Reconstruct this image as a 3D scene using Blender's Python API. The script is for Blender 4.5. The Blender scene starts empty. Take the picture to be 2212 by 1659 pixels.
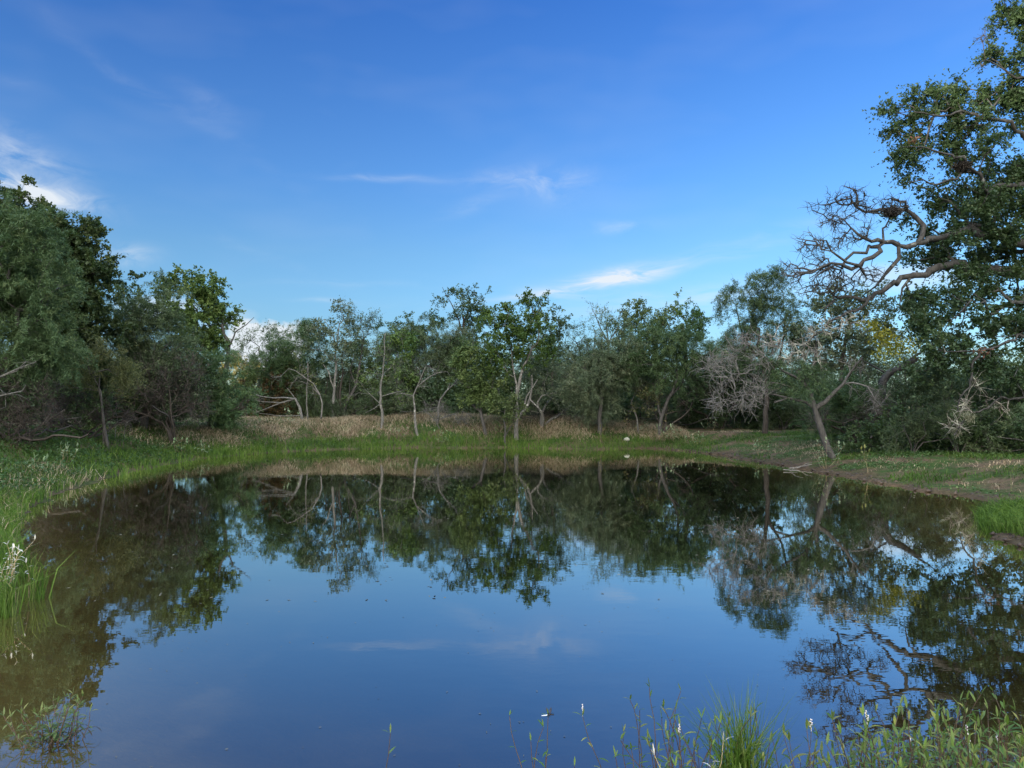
import bpy, math, random
import numpy as np
from mathutils import Vector
PI = math.pi
R_ = math.radians
scene = bpy.context.scene
COL = scene.collection

# ------------------------------------------------------------------ camera
F = 1640.0            # focal length, in units of a 2212 px wide frame
CAMZ = 1.8
PITCH = math.atan((885.0 - 829.5) / F)
cam_d = bpy.data.cameras.new('camera')
cam_d.sensor_width = 36.0
cam_d.lens = F / 2212.0 * 36.0
cam_d.clip_start = 0.05
cam_d.clip_end = 3000
cam = bpy.data.objects.new('camera', cam_d)
COL.objects.link(cam)
cam.location = (0, 0, CAMZ)
cam.rotation_euler = (PI / 2 + PITCH, 0, 0)
scene.camera = cam

# ------------------------------------------------------------------ light
SUN_EL = R_(5.0)
SUN_AZ = R_(232.0)     # compass angle from +Y turning to +X : low sun behind the camera on the left
sd = bpy.data.lights.new('sun', 'SUN')
sd.energy = 3.0
sd.angle = R_(0.5)
sd.color = (1.0, 0.86, 0.66)
sun = bpy.data.objects.new('sun', sd)
COL.objects.link(sun)
sdir = Vector((math.sin(SUN_AZ) * math.cos(SUN_EL), math.cos(SUN_AZ) * math.cos(SUN_EL), math.sin(SUN_EL)))
sun.rotation_euler = sdir.to_track_quat('Z', 'Y').to_euler()
sun.location = sdir * 50

scene.view_settings.view_transform = 'Standard'
scene.view_settings.look = 'None'
scene.view_settings.gamma = 1.0
scene.view_settings.exposure = 1.4
SKY_STRENGTH = 0.15


class NT:
    """tiny node-tree helper"""
    def __init__(s, tree):
        s.t = tree
        s.n = tree.nodes
        s.n.clear()

    def add(s, kind, ins=None, **attrs):
        nd = s.n.new(kind)
        for k, v in attrs.items():
            setattr(nd, k, v)
        if ins:
            for k, v in ins.items():
                s.put(nd, k, v)
        return nd

    def put(s, nd, k, v):
        sock = nd.inputs[k]
        if isinstance(v, bpy.types.NodeSocket):
            s.t.links.new(v, sock)
        else:
            try:
                sock.default_value = v
            except Exception:
                sock.default_value = tuple(v) + (1.0,)

    def math(s, op, a, b=None, c=None, clamp=False):
        nd = s.n.new('ShaderNodeMath')
        nd.operation = op
        nd.use_clamp = clamp
        for i, v in enumerate((a, b, c)):
            if v is not None:
                s.put(nd, i, v)
        return nd.outputs[0]

    def noise(s, vec, scale, detail=3, rough=0.5, dist=0.0):
        nd = s.add('ShaderNodeTexNoise', {'Scale': scale, 'Detail': detail, 'Roughness': rough, 'Distortion': dist})
        if vec is not None:
            s.put(nd, 'Vector', vec)
        return nd.outputs['Fac']

    def ramp(s, fac, stops, interp='LINEAR'):
        nd = s.n.new('ShaderNodeValToRGB')
        cr = nd.color_ramp
        cr.interpolation = interp
        while len(cr.elements) < len(stops):
            cr.elements.new(0.5)
        for e, (p, c) in zip(cr.elements, stops):
            e.position = p
            e.color = (c, c, c, 1) if isinstance(c, (int, float)) else tuple(c) + (1,)
        s.put(nd, 'Fac', fac)
        return nd.outputs['Color']

    def mix(s, fac, a, b, mode='MIX'):
        nd = s.n.new('ShaderNodeMix')
        nd.data_type = 'RGBA'
        nd.blend_type = mode
        s.put(nd, 0, fac)
        for i, v in ((6, a), (7, b)):
            if isinstance(v, bpy.types.NodeSocket):
                s.t.links.new(v, nd.inputs[i])
            else:
                nd.inputs[i].default_value = tuple(v)[:3] + (1,)
        return nd.outputs[2]


# ------------------------------------------------------------------ sky with cirrus
world = bpy.data.worlds.new('World')
scene.world = world
world.use_nodes = True
w = NT(world.node_tree)
sky = w.add('ShaderNodeTexSky', sky_type='NISHITA', sun_disc=False)
sky.sun_elevation = SUN_EL
sky.sun_rotation = SUN_AZ
sky.altitude = 100
sky.air_density = 1.0
sky.dust_density = 0.3
sky.ozone_density = 3.0
tc = w.add('ShaderNodeTexCoord')
sep = w.add('ShaderNodeSeparateXYZ', {0: tc.outputs['Generated']})
el = w.math('ARCSINE', sep.outputs[2])
az = w.math('ARCTAN2', sep.outputs[0], sep.outputs[1])
vec = w.add('ShaderNodeCombineXYZ', {0: az, 1: el, 2: 0.0}).outputs[0]
warp = w.add('ShaderNodeTexNoise', {'Vector': vec, 'Scale': 9.0, 'Detail': 1.0, 'Roughness': 0.6})
warpv = w.add('ShaderNodeVectorMath', {0: warp.outputs['Color'], 1: (0.5, 0.5, 0.5)}, operation='SUBTRACT').outputs[0]
warps = w.add('ShaderNodeVectorMath', {0: warpv, 1: (0.05, 0.025, 0.0)}, operation='MULTIPLY').outputs[0]
vecw = w.add('ShaderNodeVectorMath', {0: vec, 1: warps}, operation='ADD').outputs[0]


def P2ang(px, py):
    x = (px - 1106) / F
    z = -(py - 829.5) / F
    y = math.cos(PITCH) - z * math.sin(PITCH)
    zz = math.sin(PITCH) + z * math.cos(PITCH)
    return math.atan2(x, y), math.atan2(zz, math.hypot(x, y))


# cloud streaks: centre, half length, half height (all /2212 frame), tilt in degrees, strength, streakiness
STREAKS = [
    (1315, 602, 140, 18, 10, 1.35, 3.0), (1300, 604, 60, 12, 10, 0.5, 3.0), (1200, 630, 170, 6, 8, 0.45, 5.0), (1560, 560, 200, 9, 11, 0.16, 5.0),
    (1150, 385, 110, 24, 3, 0.32, 2.2), (850, 384, 110, 7, 1, 0.32, 4.0), (1180, 410, 60, 26, -12, 0.14, 2.0),
    (1015, 450, 70, 14, 14, 0.14, 3.0), (1340, 485, 55, 12, 3, 0.26, 2.5), (1700, 500, 180, 12, 9, 0.14, 5.0),
    (20, 325, 90, 24, -12, 0.5, 2.0), (30, 400, 105, 26, -8, 1.3, 1.6), (20, 285, 80, 24, -20, 0.16, 2.0),
    (265, 555, 42, 18, 10, 0.5, 1.6), (450, 225, 60, 20, -28, 0.08, 2.0), (350, 210, 260, 14, -27, 0.06, 4.0),
    (10, 165, 60, 10, 0, 0.07, 3.0), (1350, 665, 220, 22, 6, 0.26, 3.0), (760, 618, 160, 7, 0, 0.12, 4.0),
    (700, 654, 60, 5, 0, 0.22, 3.0), (1150, 650, 300, 12, 3, 0.12, 4.0), (1650, 630, 240, 26, 6, 0.32, 3.0),
    (560, 545, 200, 14, -20, 0.04, 3.0),
]
PUFFS = [(572, 745, 70, 44, 0, 1.1), (500, 700, 50, 30, 0, 0.35), (350, 665, 70, 26, 0, 0.5), (1950, 600, 120, 30, 5, 0.4)]
# shared cloud textures: long flat streaks following the wind, and soft wisps
def rotv(deg, sx, sy, ox):
    mp = w.add('ShaderNodeMapping', {'Vector': vecw}, vector_type='POINT')
    mp.inputs['Location'].default_value = (ox, ox * 0.7, 0)
    mp.inputs['Rotation'].default_value = (0, 0, R_(-deg))
    mp.inputs['Scale'].default_value = (sx, sy, 1)
    return mp.outputs[0]


def sharpen(nz, lo, k):
    return w.math('MULTIPLY', w.math('SUBTRACT', nz, lo, clamp=True), k, clamp=True)


TEX = {'s': sharpen(w.noise(rotv(7, 9, 46, 3.1), 1.0, 4, 0.62, 0.5), 0.34, 3.2),
       'w': sharpen(w.noise(rotv(-4, 16, 34, 8.3), 1.0, 5, 0.62, 0.8), 0.36, 3.2),
       'd': sharpen(w.noise(rotv(-28, 14, 40, 5.7), 1.0, 4, 0.62, 0.5), 0.36, 3.2)}
total = None
for key, tex in TEX.items():
    msum = None
    for (px, py, hw, hh, tilt, st, sk) in STREAKS:
        kk = 'd' if tilt < -15 else ('s' if sk >= 3 else 'w')
        if kk != key:
            continue
        a0, e0 = P2ang(px, py)
        mp = w.add('ShaderNodeMapping', {'Vector': vecw}, vector_type='TEXTURE')
        mp.inputs['Location'].default_value = (a0, e0, 0)
        mp.inputs['Rotation'].default_value = (0, 0, R_(tilt))
        mp.inputs['Scale'].default_value = (hw / F, hh / F, 1)
        ln = w.add('ShaderNodeVectorMath', {0: mp.outputs[0]}, operation='DOT_PRODUCT')
        w.put(ln, 1, mp.outputs[0])
        v = w.math('MULTIPLY', w.math('EXPONENT', w.math('MULTIPLY', ln.outputs['Value'], -1.0)), st)
        msum = v if msum is None else w.math('ADD', msum, v)
    v = w.math('MULTIPLY', msum, tex)
    total = v if total is None else w.math('ADD', total, v)
pn = w.noise(vec, 34, 3, 0.6)
for (px, py, hw, hh, tilt, st) in PUFFS:
    a0, e0 = P2ang(px, py)
    mp = w.add('ShaderNodeMapping', {'Vector': vecw}, vector_type='TEXTURE')
    mp.inputs['Location'].default_value = (a0, e0, 0)
    mp.inputs['Scale'].default_value = (hw / F, hh / F, 1)
    ln = w.add('ShaderNodeVectorMath', {0: mp.outputs[0]}, operation='LENGTH').outputs['Value']
    e = w.math('ADD', ln, w.math('MULTIPLY', w.math('SUBTRACT', pn, 0.5), 1.1))
    v = w.math('MULTIPLY', w.math('SUBTRACT', 1.25, e, clamp=True), 3.0 * st, clamp=True)
    total = w.math('ADD', total, w.math('MULTIPLY', v, st, clamp=True))
# faint veil everywhere else in the sky
veil = w.noise(rotv(5, 3, 9, 1.0), 1.0, 3, 0.6)
total = w.math('ADD', total, w.math('MULTIPLY', w.math('SUBTRACT', veil, 0.48, clamp=True), 0.22))
cl = w.math('MINIMUM', total, 0.92)
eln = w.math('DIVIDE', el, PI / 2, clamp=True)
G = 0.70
tint = w.ramp(eln, [(0.0, (.80, .98, 1.45)), (8.5 / 90, (1.0, 1.16, 1.42)), (11.5 / 90, (1.0, 1.15, 1.38)), (16.5 / 90, (.83, 1.07, 1.47)), (29 / 90, (.50, .82, 1.44)), (36 / 90, (.75, .98, 1.4)), (50 / 90, (7.0, 6.2, 5.3)), (1.0, (9, 8, 6.8))])  # overhead stops raised well above the plain sky, as added light for the banks
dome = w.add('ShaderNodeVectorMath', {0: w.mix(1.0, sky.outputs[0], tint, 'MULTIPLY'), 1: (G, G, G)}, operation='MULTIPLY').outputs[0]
# warm glow added to the unseen sky behind the camera, to light the banks
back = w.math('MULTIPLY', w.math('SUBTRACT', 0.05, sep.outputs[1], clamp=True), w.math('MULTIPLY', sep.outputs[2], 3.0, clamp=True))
back_glow = w.add('ShaderNodeVectorMath', {0: (12.4, 10.9, 8.6)}, operation='SCALE')
w.put(back_glow, 'Scale', back)
dome = w.add('ShaderNodeVectorMath', {0: dome, 1: back_glow.outputs[0]}, operation='ADD').outputs[0]
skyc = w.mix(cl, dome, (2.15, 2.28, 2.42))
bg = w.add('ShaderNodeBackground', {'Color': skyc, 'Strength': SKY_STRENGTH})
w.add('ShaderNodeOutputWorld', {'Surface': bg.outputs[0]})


# ------------------------------------------------------------------ helpers
def at(px, py, Y):
    """frame position (2212 px wide) at forward distance Y -> world point"""
    x = (px - 1106) / F
    z = -(py - 829.5) / F
    y = math.cos(PITCH) - z * math.sin(PITCH)
    zz = math.sin(PITCH) + z * math.cos(PITCH)
    k = Y / y
    return np.array((x * k, Y, CAMZ + zz * k))


def mesh_from(name, verts, faces_list, tint=None, smooth=False):
    """faces_list : list of int arrays (n,3) or (n,4). tint: per-face float array (concatenated order)"""
    me = bpy.data.meshes.new(name)
    verts = np.asarray(verts, dtype=np.float32)
    me.vertices.add(len(verts))
    me.vertices.foreach_set('co', verts.ravel())
    fl = [np.asarray(f, dtype=np.int32) for f in faces_list if len(f)]
    nl = sum(f.size for f in fl)
    npoly = sum(len(f) for f in fl)
    me.loops.add(nl)
    me.loops.foreach_set('vertex_index', np.concatenate([f.ravel() for f in fl]))
    me.polygons.add(npoly)
    tot = np.concatenate([np.full(len(f), f.shape[1], dtype=np.int32) for f in fl])
    start = np.concatenate(([0], np.cumsum(tot)[:-1])).astype(np.int32)
    me.polygons.foreach_set('loop_start', start)
    try:
        me.polygons.foreach_set('loop_total', tot)
    except Exception:
        pass
    if smooth:
        me.polygons.foreach_set('use_smooth', np.ones(npoly, dtype=bool))
    if tint is not None:
        a = me.attributes.new('tint', 'FLOAT', 'FACE')
        a.data.foreach_set('value', np.asarray(tint, dtype=np.float32))
    me.update(calc_edges=True)
    return me


def link(name, me, mat=None, parent=None):
    o = bpy.data.objects.new(name, me)
    COL.objects.link(o)
    if mat is not None:
        me.materials.append(mat)
    if parent is not None:
        o.parent = parent
    return o


def empty(name, loc):
    o = bpy.data.objects.new(name, None)
    COL.objects.link(o)
    o.location = tuple(float(v) for v in loc)
    o.empty_display_size = 0.2
    return o


def tag(o, label=None, cat=None, group=None, kind=None):
    if label:
        o['label'] = label
    if cat:
        o['category'] = cat
    if group:
        o['group'] = group
    if kind:
        o['kind'] = kind
    return o


# ------------------------------------------------------------------ materials
def leaf_mat(name, dark, light, extra=None, gloss=0.25, trans=0.25, vary=True):
    m = bpy.data.materials.new(name)
    m.use_nodes = True
    t = NT(m.node_tree)
    at_ = t.add('ShaderNodeAttribute', attribute_name='tint')
    c = t.ramp(at_.outputs['Fac'], [(0.0, dark), (0.75, light), (1.0, extra or light)])
    oi = t.add('ShaderNodeObjectInfo').outputs['Random']
    hs = t.add('ShaderNodeHueSaturation', {'Hue': t.math('ADD', 0.488, t.math('MULTIPLY', oi, 0.022)), 'Saturation': t.math('ADD', 0.85, t.math('MULTIPLY', oi, 0.25)), 'Value': t.math('ADD', 0.82, t.math('MULTIPLY', t.math('FRACT', t.math('MULTIPLY', oi, 7.31)), 0.42)), 'Color': c})
    c = hs.outputs[0] if vary else c
    p = t.add('ShaderNodeBsdfPrincipled', {'Base Color': c, 'Roughness': 0.55, 'Specular IOR Level': gloss})
    tr = t.add('ShaderNodeBsdfTranslucent', {'Color': t.mix(0.5, c, (0.12, 0.2, 0.02))})
    mx = t.add('ShaderNodeMixShader', {0: trans, 1: p.outputs[0], 2: tr.outputs[0]})
    t.add('ShaderNodeOutputMaterial', {'Surface': mx.outputs[0]})
    return m


def bark_mat(name, a, b, lichen=None, lf=0.5, scale=6.0):
    m = bpy.data.materials.new(name)
    m.use_nodes = True
    t = NT(m.node_tree)
    co = t.add('ShaderNodeTexCoord').outputs['Object']
    st = t.add('ShaderNodeVectorMath', {0: co, 1: (1, 1, 0.3)}, operation='MULTIPLY').outputs[0]
    n1 = t.noise(st, scale * 3, 5, 0.65)
    c = t.ramp(n1, [(0.3, a), (0.7, b)])
    if lichen:
        n2 = t.noise(co, scale * 0.8, 4, 0.7)
        f = t.ramp(n2, [(lf, 0.0), (lf + 0.08, 1.0)])
        c = t.mix(f, c, lichen)
    bp = t.add('ShaderNodeBump', {'Height': n1, 'Strength': 0.6, 'Distance': 0.03})
    p = t.add('ShaderNodeBsdfPrincipled', {'Base Color': c, 'Roughness': 0.9, 'Normal': bp.outputs[0], 'Specular IOR Level': 0.2})
    t.add('ShaderNodeOutputMaterial', {'Surface': p.outputs[0]})
    return m


def plain_mat(name, col, rough=0.6, var=None, scale=20):
    m = bpy.data.materials.new(name)
    m.use_nodes = True
    t = NT(m.node_tree)
    c = col
    if var:
        co = t.add('ShaderNodeTexCoord').outputs['Object']
        c = t.ramp(t.noise(co, scale, 4, 0.6), [(0.3, col), (0.7, var)])
    p = t.add('ShaderNodeBsdfPrincipled', {'Base Color': c, 'Roughness': rough})
    t.add('ShaderNodeOutputMaterial', {'Surface': p.outputs[0]})
    return m


M = {}
M['mesquite'] = leaf_mat('mesquite_leaf', (0.052, 0.092, 0.042), (0.112, 0.168, 0.078), (0.15, 0.19, 0.08))
M['broad'] = leaf_mat('broad_leaf', (0.024, 0.055, 0.018), (0.062, 0.108, 0.032), (0.12, 0.16, 0.04))
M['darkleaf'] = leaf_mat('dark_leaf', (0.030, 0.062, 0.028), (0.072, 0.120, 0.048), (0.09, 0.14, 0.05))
M['grey'] = leaf_mat('grey_leaf', (0.060, 0.094, 0.052), (0.125, 0.165, 0.092), (0.15, 0.16, 0.085))
M['bright'] = leaf_mat('bright_leaf', (0.045, 0.085, 0.022), (0.105, 0.165, 0.045), (0.16, 0.21, 0.055))
M['olive'] = leaf_mat('olive_leaf', (0.081, 0.103, 0.034), (0.149, 0.167, 0.057), (0.207, 0.172, 0.057))
M['brown'] = leaf_mat('brown_leaf', (0.07, 0.045, 0.025), (0.13, 0.085, 0.05), (0.16, 0.12, 0.05))
M['oakleaf'] = leaf_mat('oak_leaf', (0.022, 0.050, 0.024), (0.058, 0.100, 0.042), (0.095, 0.13, 0.055), gloss=0.35, vary=False)
M['yellow'] = leaf_mat('yellow_leaf', (0.12, 0.13, 0.02), (0.22, 0.21, 0.04), (0.28, 0.24, 0.05))
M['rust'] = leaf_mat('rust_leaf', (0.14, 0.06, 0.025), (0.22, 0.10, 0.04))
M['sunleaf'] = leaf_mat('sunlit_leaf', (0.16, 0.17, 0.04), (0.28, 0.25, 0.06), (0.34, 0.28, 0.08))  # yellow of the sunlight is put into this leaf colour
M['bark'] = bark_mat('grey_bark', (0.045, 0.043, 0.040), (0.125, 0.12, 0.112))
M['darkbark'] = bark_mat('dark_bark', (0.028, 0.024, 0.021), (0.08, 0.070, 0.060))
M['palebark'] = bark_mat('pale_bark', (0.085, 0.084, 0.076), (0.22, 0.215, 0.195), (0.36, 0.36, 0.32), 0.57)
M['deadwood'] = bark_mat('dead_wood', (0.12, 0.115, 0.105), (0.27, 0.26, 0.24))
M['oakbark'] = bark_mat('oak_bark', (0.024, 0.024, 0.023), (0.092, 0.090, 0.085), (0.21, 0.22, 0.20), 0.62, 3.5)
M['lichenbark'] = bark_mat('lichen_bark', (0.16, 0.14, 0.12), (0.32, 0.30, 0.26), (0.46, 0.47, 0.38), 0.5, 6.0)
M['vine'] = bark_mat('vine_bark', (0.042, 0.037, 0.032), (0.105, 0.090, 0.076))
M['grass'] = leaf_mat('green_grass', (0.028, 0.07, 0.014), (0.075, 0.15, 0.028), (0.14, 0.19, 0.05), trans=0.35, vary=False)
M['lush'] = leaf_mat('lush_grass', (0.05, 0.11, 0.015), (0.13, 0.235, 0.035), (0.24, 0.29, 0.09), trans=0.4, vary=False)
M['drygrass'] = leaf_mat('dry_grass', (0.25, 0.195, 0.125), (0.50, 0.41, 0.285), (0.62, 0.54, 0.40), trans=0.2, vary=False)
M['herb'] = leaf_mat('herb_leaf', (0.030, 0.075, 0.022), (0.07, 0.14, 0.04), (0.11, 0.19, 0.06))
M['weed'] = leaf_mat('weed_leaf', (0.10, 0.19, 0.08), (0.22, 0.32, 0.17), (0.3, 0.38, 0.22))
M['smart'] = leaf_mat('smartweed_leaf', (0.045, 0.105, 0.028), (0.11, 0.20, 0.045), (0.27, 0.28, 0.07), gloss=0.4, trans=0.35)
M['smartstem'] = plain_mat('smartweed_stem', (0.06, 0.05, 0.03), 0.6, (0.10, 0.05, 0.035))
M['deadstem'] = plain_mat('dead_stem', (0.02, 0.015, 0.012), 0.8, (0.06, 0.045, 0.03))
M['petal'] = plain_mat('white_petal', (0.72, 0.68, 0.68), 0.6)
M['silver'] = leaf_mat('silvery_leaf', (0.40, 0.40, 0.32), (0.62, 0.62, 0.55), (0.7, 0.68, 0.6))
M['straw'] = plain_mat('straw_stem', (0.32, 0.24, 0.13), 0.8, (0.45, 0.36, 0.22))
M['stone'] = plain_mat('limestone', (0.26, 0.27, 0.21), 0.9, (0.42, 0.43, 0.35), 14)
M['black'] = plain_mat('insect_black', (0.012, 0.012, 0.02), 0.35)
M['white'] = plain_mat('insect_white', (0.75, 0.8, 0.85), 0.4)
M['wing'] = plain_mat('insect_wing', (0.03, 0.025, 0.03), 0.3, (0.06, 0.05, 0.05), 40)
M['nest'] = plain_mat('nest_stick', (0.02, 0.016, 0.013), 0.9, (0.05, 0.04, 0.03), 30)
M['debris'] = plain_mat('floating_bits', (0.05, 0.05, 0.035), 0.7, (0.20, 0.18, 0.12), 3)
M['moss'] = leaf_mat('air_plant_leaf', (0.16, 0.17, 0.12), (0.30, 0.31, 0.22))

# ------------------------------------------------------------------ the pond outline and the lie of the land
SHORE = np.array([
    (0.0, 2.3), (1.4, 2.75), (2.7, 3.3), (4.4, 4.0), (6.4, 5.4), (7.6, 7.4), (7.1, 9.2), (6.65, 9.9), (6.75, 10.8), (7.6, 12.2), (9.0, 14.2),
    (9.45, 15.1), (9.1, 16.7), (8.9, 18.4), (8.85, 21.1), (8.7, 24.6), (8.3, 27.5), (8.4, 30.0), (7.6, 33.0), (6.0, 35.4), (3.6, 34.4),
    (1.6, 35.1), (-0.2, 36.1), (-2.3, 35.6), (-4.4, 36.1), (-6.6, 34.9), (-8.1, 34.3), (-9.6, 32.8), (-10.5, 30.9), (-11.5, 27.6),
    (-11.1, 23.6), (-10.9, 21.1), (-10.3, 18.6), (-9.9, 16.9), (-9.0, 14.4), (-8.0, 12.6), (-7.1, 11.1), (-6.5, 9.6), (-5.55, 8.6),
    (-5.05, 7.7), (-4.75, 7.1), (-4.8, 6.6), (-5.6, 6.1), (-6.8, 5.0), (-6.4, 3.4), (-4.4, 2.5), (-2.0, 2.2)])
# finer, slightly irregular outline
_rs = np.random.RandomState(5)
_pts = []
for i in range(len(SHORE)):
    a, b = SHORE[i], SHORE[(i + 1) % len(SHORE)]
    n = max(2, int(np.linalg.norm(b - a) / 0.5))
    for k in range(n):
        p = a + (b - a) * k / n
        _pts.append(p + _rs.normal(0, 0.10, 2) * (1 if k else 0.4))
SH = np.array(_pts)


def sdf(x, y):
    """signed distance to the shoreline: positive on land, negative on the pond"""
    x = np.asarray(x, float); y = np.asarray(y, float)
    shp = x.shape
    q = np.stack([x.ravel(), y.ravel()], 1)
    d2 = np.full(len(q), 1e18)
    inside = np.zeros(len(q), bool)
    for i in range(len(SH)):
        a, b = SH[i], SH[(i + 1) % len(SH)]
        e = b - a
        wv = q - a
        t = np.clip((wv @ e) / (e @ e), 0, 1)
        dd = wv - t[:, None] * e
        d2 = np.minimum(d2, (dd * dd).sum(1))
        c = ((a[1] > q[:, 1]) != (b[1] > q[:, 1]))
        with np.errstate(divide='ignore', invalid='ignore'):
            xi = (b[0] - a[0]) * (q[:, 1] - a[1]) / (b[1] - a[1]) + a[0]
        inside ^= c & (q[:, 0] < xi)
    d = np.sqrt(d2)
    d[inside] *= -1
    return d.reshape(shp)


def vnoise(x, y, s, seed=0):
    """cheap smooth 2-D noise in -1..1"""
    x = x / s; y = y / s
    xi = np.floor(x).astype(int); yi = np.floor(y).astype(int)
    fx = x - xi; fy = y - yi
    fx = fx * fx * (3 - 2 * fx); fy = fy * fy * (3 - 2 * fy)

    def h(a, b):
        v = (a * 374761393 + b * 668265263 + seed * 1442695041) & 0xffffffff
        v = ((v ^ (v >> 13)) * 1274126177) & 0xffffffff
        return ((v ^ (v >> 16)) & 0xffff) / 32767.5 - 1
    return (h(xi, yi) * (1 - fx) + h(xi + 1, yi) * fx) * (1 - fy) + (h(xi, yi + 1) * (1 - fx) + h(xi + 1, yi + 1) * fx) * fy


HC = np.array([(-16, 26, 1.0), (-14, 34, 1.0), (-9, 37, 1.2), (-5, 39, 1.35), (2, 40, 1.25), (6, 40, .95), (9, 38, .6), (12, 30, .5), (14, 24, .38),
               (14, 18, .34), (10, 12, .34), (0, -2, .3), (-6, 8, .35), (-12, 16, .7), (-30, 20, 1.0), (30, 20, .5), (0, 80, .7), (-40, 60, .8), (30, 60, .5)], float)


def height(x, y, d=None):
    x = np.asarray(x, float); y = np.asarray(y, float)
    if d is None:
        d = sdf(x, y)
    ww = 0; hh = 0
    for (cx, cy, ch) in HC:
        k = 1.0 / ((x - cx) ** 2 + (y - cy) ** 2 + 4.0) ** 1.5
        ww = ww + k; hh = hh + k * ch
    H = hh / ww
    s = np.clip(d / 3.6, 0, 1)
    up = 0.03 + H * (s * s * (3 - 2 * s) * 0.75 + 0.25 * s) + 0.05 * np.clip(d / 1.0, 0, 1)
    up = up + np.clip(d / 2, 0, 1) * (0.07 * vnoise(x, y, 1.7, 1) + 0.10 * vnoise(x, y, 4.5, 2) + 0.03 * vnoise(x, y, 0.6, 3))
    dn = -0.03 + 0.30 * d + 0.275 * np.clip(-d, 0, 3) * np.exp(-((x + 3.3) ** 2 + (y - 4.2) ** 2) / 4.0)
    dn = np.maximum(dn, -1.6)
    return np.where(d > 0, np.maximum(up, 0.02), dn)


def hat(x, y):
    return float(height(np.array([x]), np.array([y]))[0])


def axis(lo, hi, step, far):
    c = list(np.arange(lo, hi + 1e-6, step))
    s = step; v = hi
    while v < far:
        s *= 1.35; v += s; c.append(v)
    s = step; v = lo
    while v > -far:
        s *= 1.35; v -= s; c.insert(0, v)
    return np.array(c)


def build_ground():
    xs = axis(-20, 20, 0.22, 1500)
    ys = axis(0, 44, 0.22, 1500)
    X, Y = np.meshgrid(xs, ys)
    D = sdf(X, Y)
    Z = height(X, Y, D)
    far = np.hypot(X, Y - 20)
    Z = np.where(far > 120, Z * 0 + 0.6, Z)
    V = np.stack([X.ravel(), Y.ravel(), Z.ravel()], 1)
    nx = len(xs); ny = len(ys)
    i = np.arange(nx * ny).reshape(ny, nx)
    f = np.stack([i[:-1, :-1].ravel(), i[:-1, 1:].ravel(), i[1:, 1:].ravel(), i[1:, :-1].ravel()], 1)
    me = mesh_from('ground', V, [f], smooth=True)
    a = me.attributes.new('shore', 'FLOAT', 'POINT')
    a.data.foreach_set('value', D.ravel().astype(np.float32))
    m = bpy.data.materials.new('soil')
    m.use_nodes = True
    t = NT(m.node_tree)
    co = t.add('ShaderNodeTexCoord').outputs['Object']
    s = t.add('ShaderNodeAttribute', attribute_name='shore').outputs['Fac']
    n1 = t.noise(co, 0.9, 6, 0.65)
    n2 = t.noise(co, 9.0, 5, 0.7)
    soil = t.ramp(n2, [(0.3, (0.045, 0.032, 0.022)), (0.7, (0.12, 0.085, 0.055))])
    litter = t.ramp(n2, [(0.3, (0.07, 0.05, 0.033)), (0.7, (0.17, 0.125, 0.08))])
    green = t.ramp(n2, [(0.3, (0.025, 0.05, 0.014)), (0.7, (0.06, 0.10, 0.028))])
    c = t.mix(t.ramp(n1, [(0.42, 0.0), (0.58, 1.0)]), green, litter)
    wet = t.math('SUBTRACT', 1.0, t.math('MULTIPLY', s, 1.4, clamp=True))
    xx = t.add('ShaderNodeSeparateXYZ', {0: co}).outputs[0]
    side = t.ramp(t.math('MULTIPLY', t.math('SUBTRACT', xx, 3.0), 0.25, clamp=True), [(0.0, 0.35), (1.0, 1.0)])
    c = t.mix(t.math('MULTIPLY', wet, side), c, soil)
    bedn = t.ramp(t.noise(co, 0.55, 4, 0.6), [(0.35, (0.17, 0.13, 0.065)), (0.65, (0.32, 0.25, 0.125))])
    under = t.math('MULTIPLY', s, -6.0, clamp=True)
    c = t.mix(under, c, bedn)
    bp = t.add('ShaderNodeBump', {'Height': n2, 'Strength': 0.8, 'Distance': 0.04})
    p = t.add('ShaderNodeBsdfPrincipled', {'Base Color': c, 'Roughness': 0.95, 'Normal': bp.outputs[0], 'Specular IOR Level': 0.1})
    t.add('ShaderNodeOutputMaterial', {'Surface': p.outputs[0]})
    o = link('ground', me, m)
    tag(o, kind='structure')


build_ground()


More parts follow.
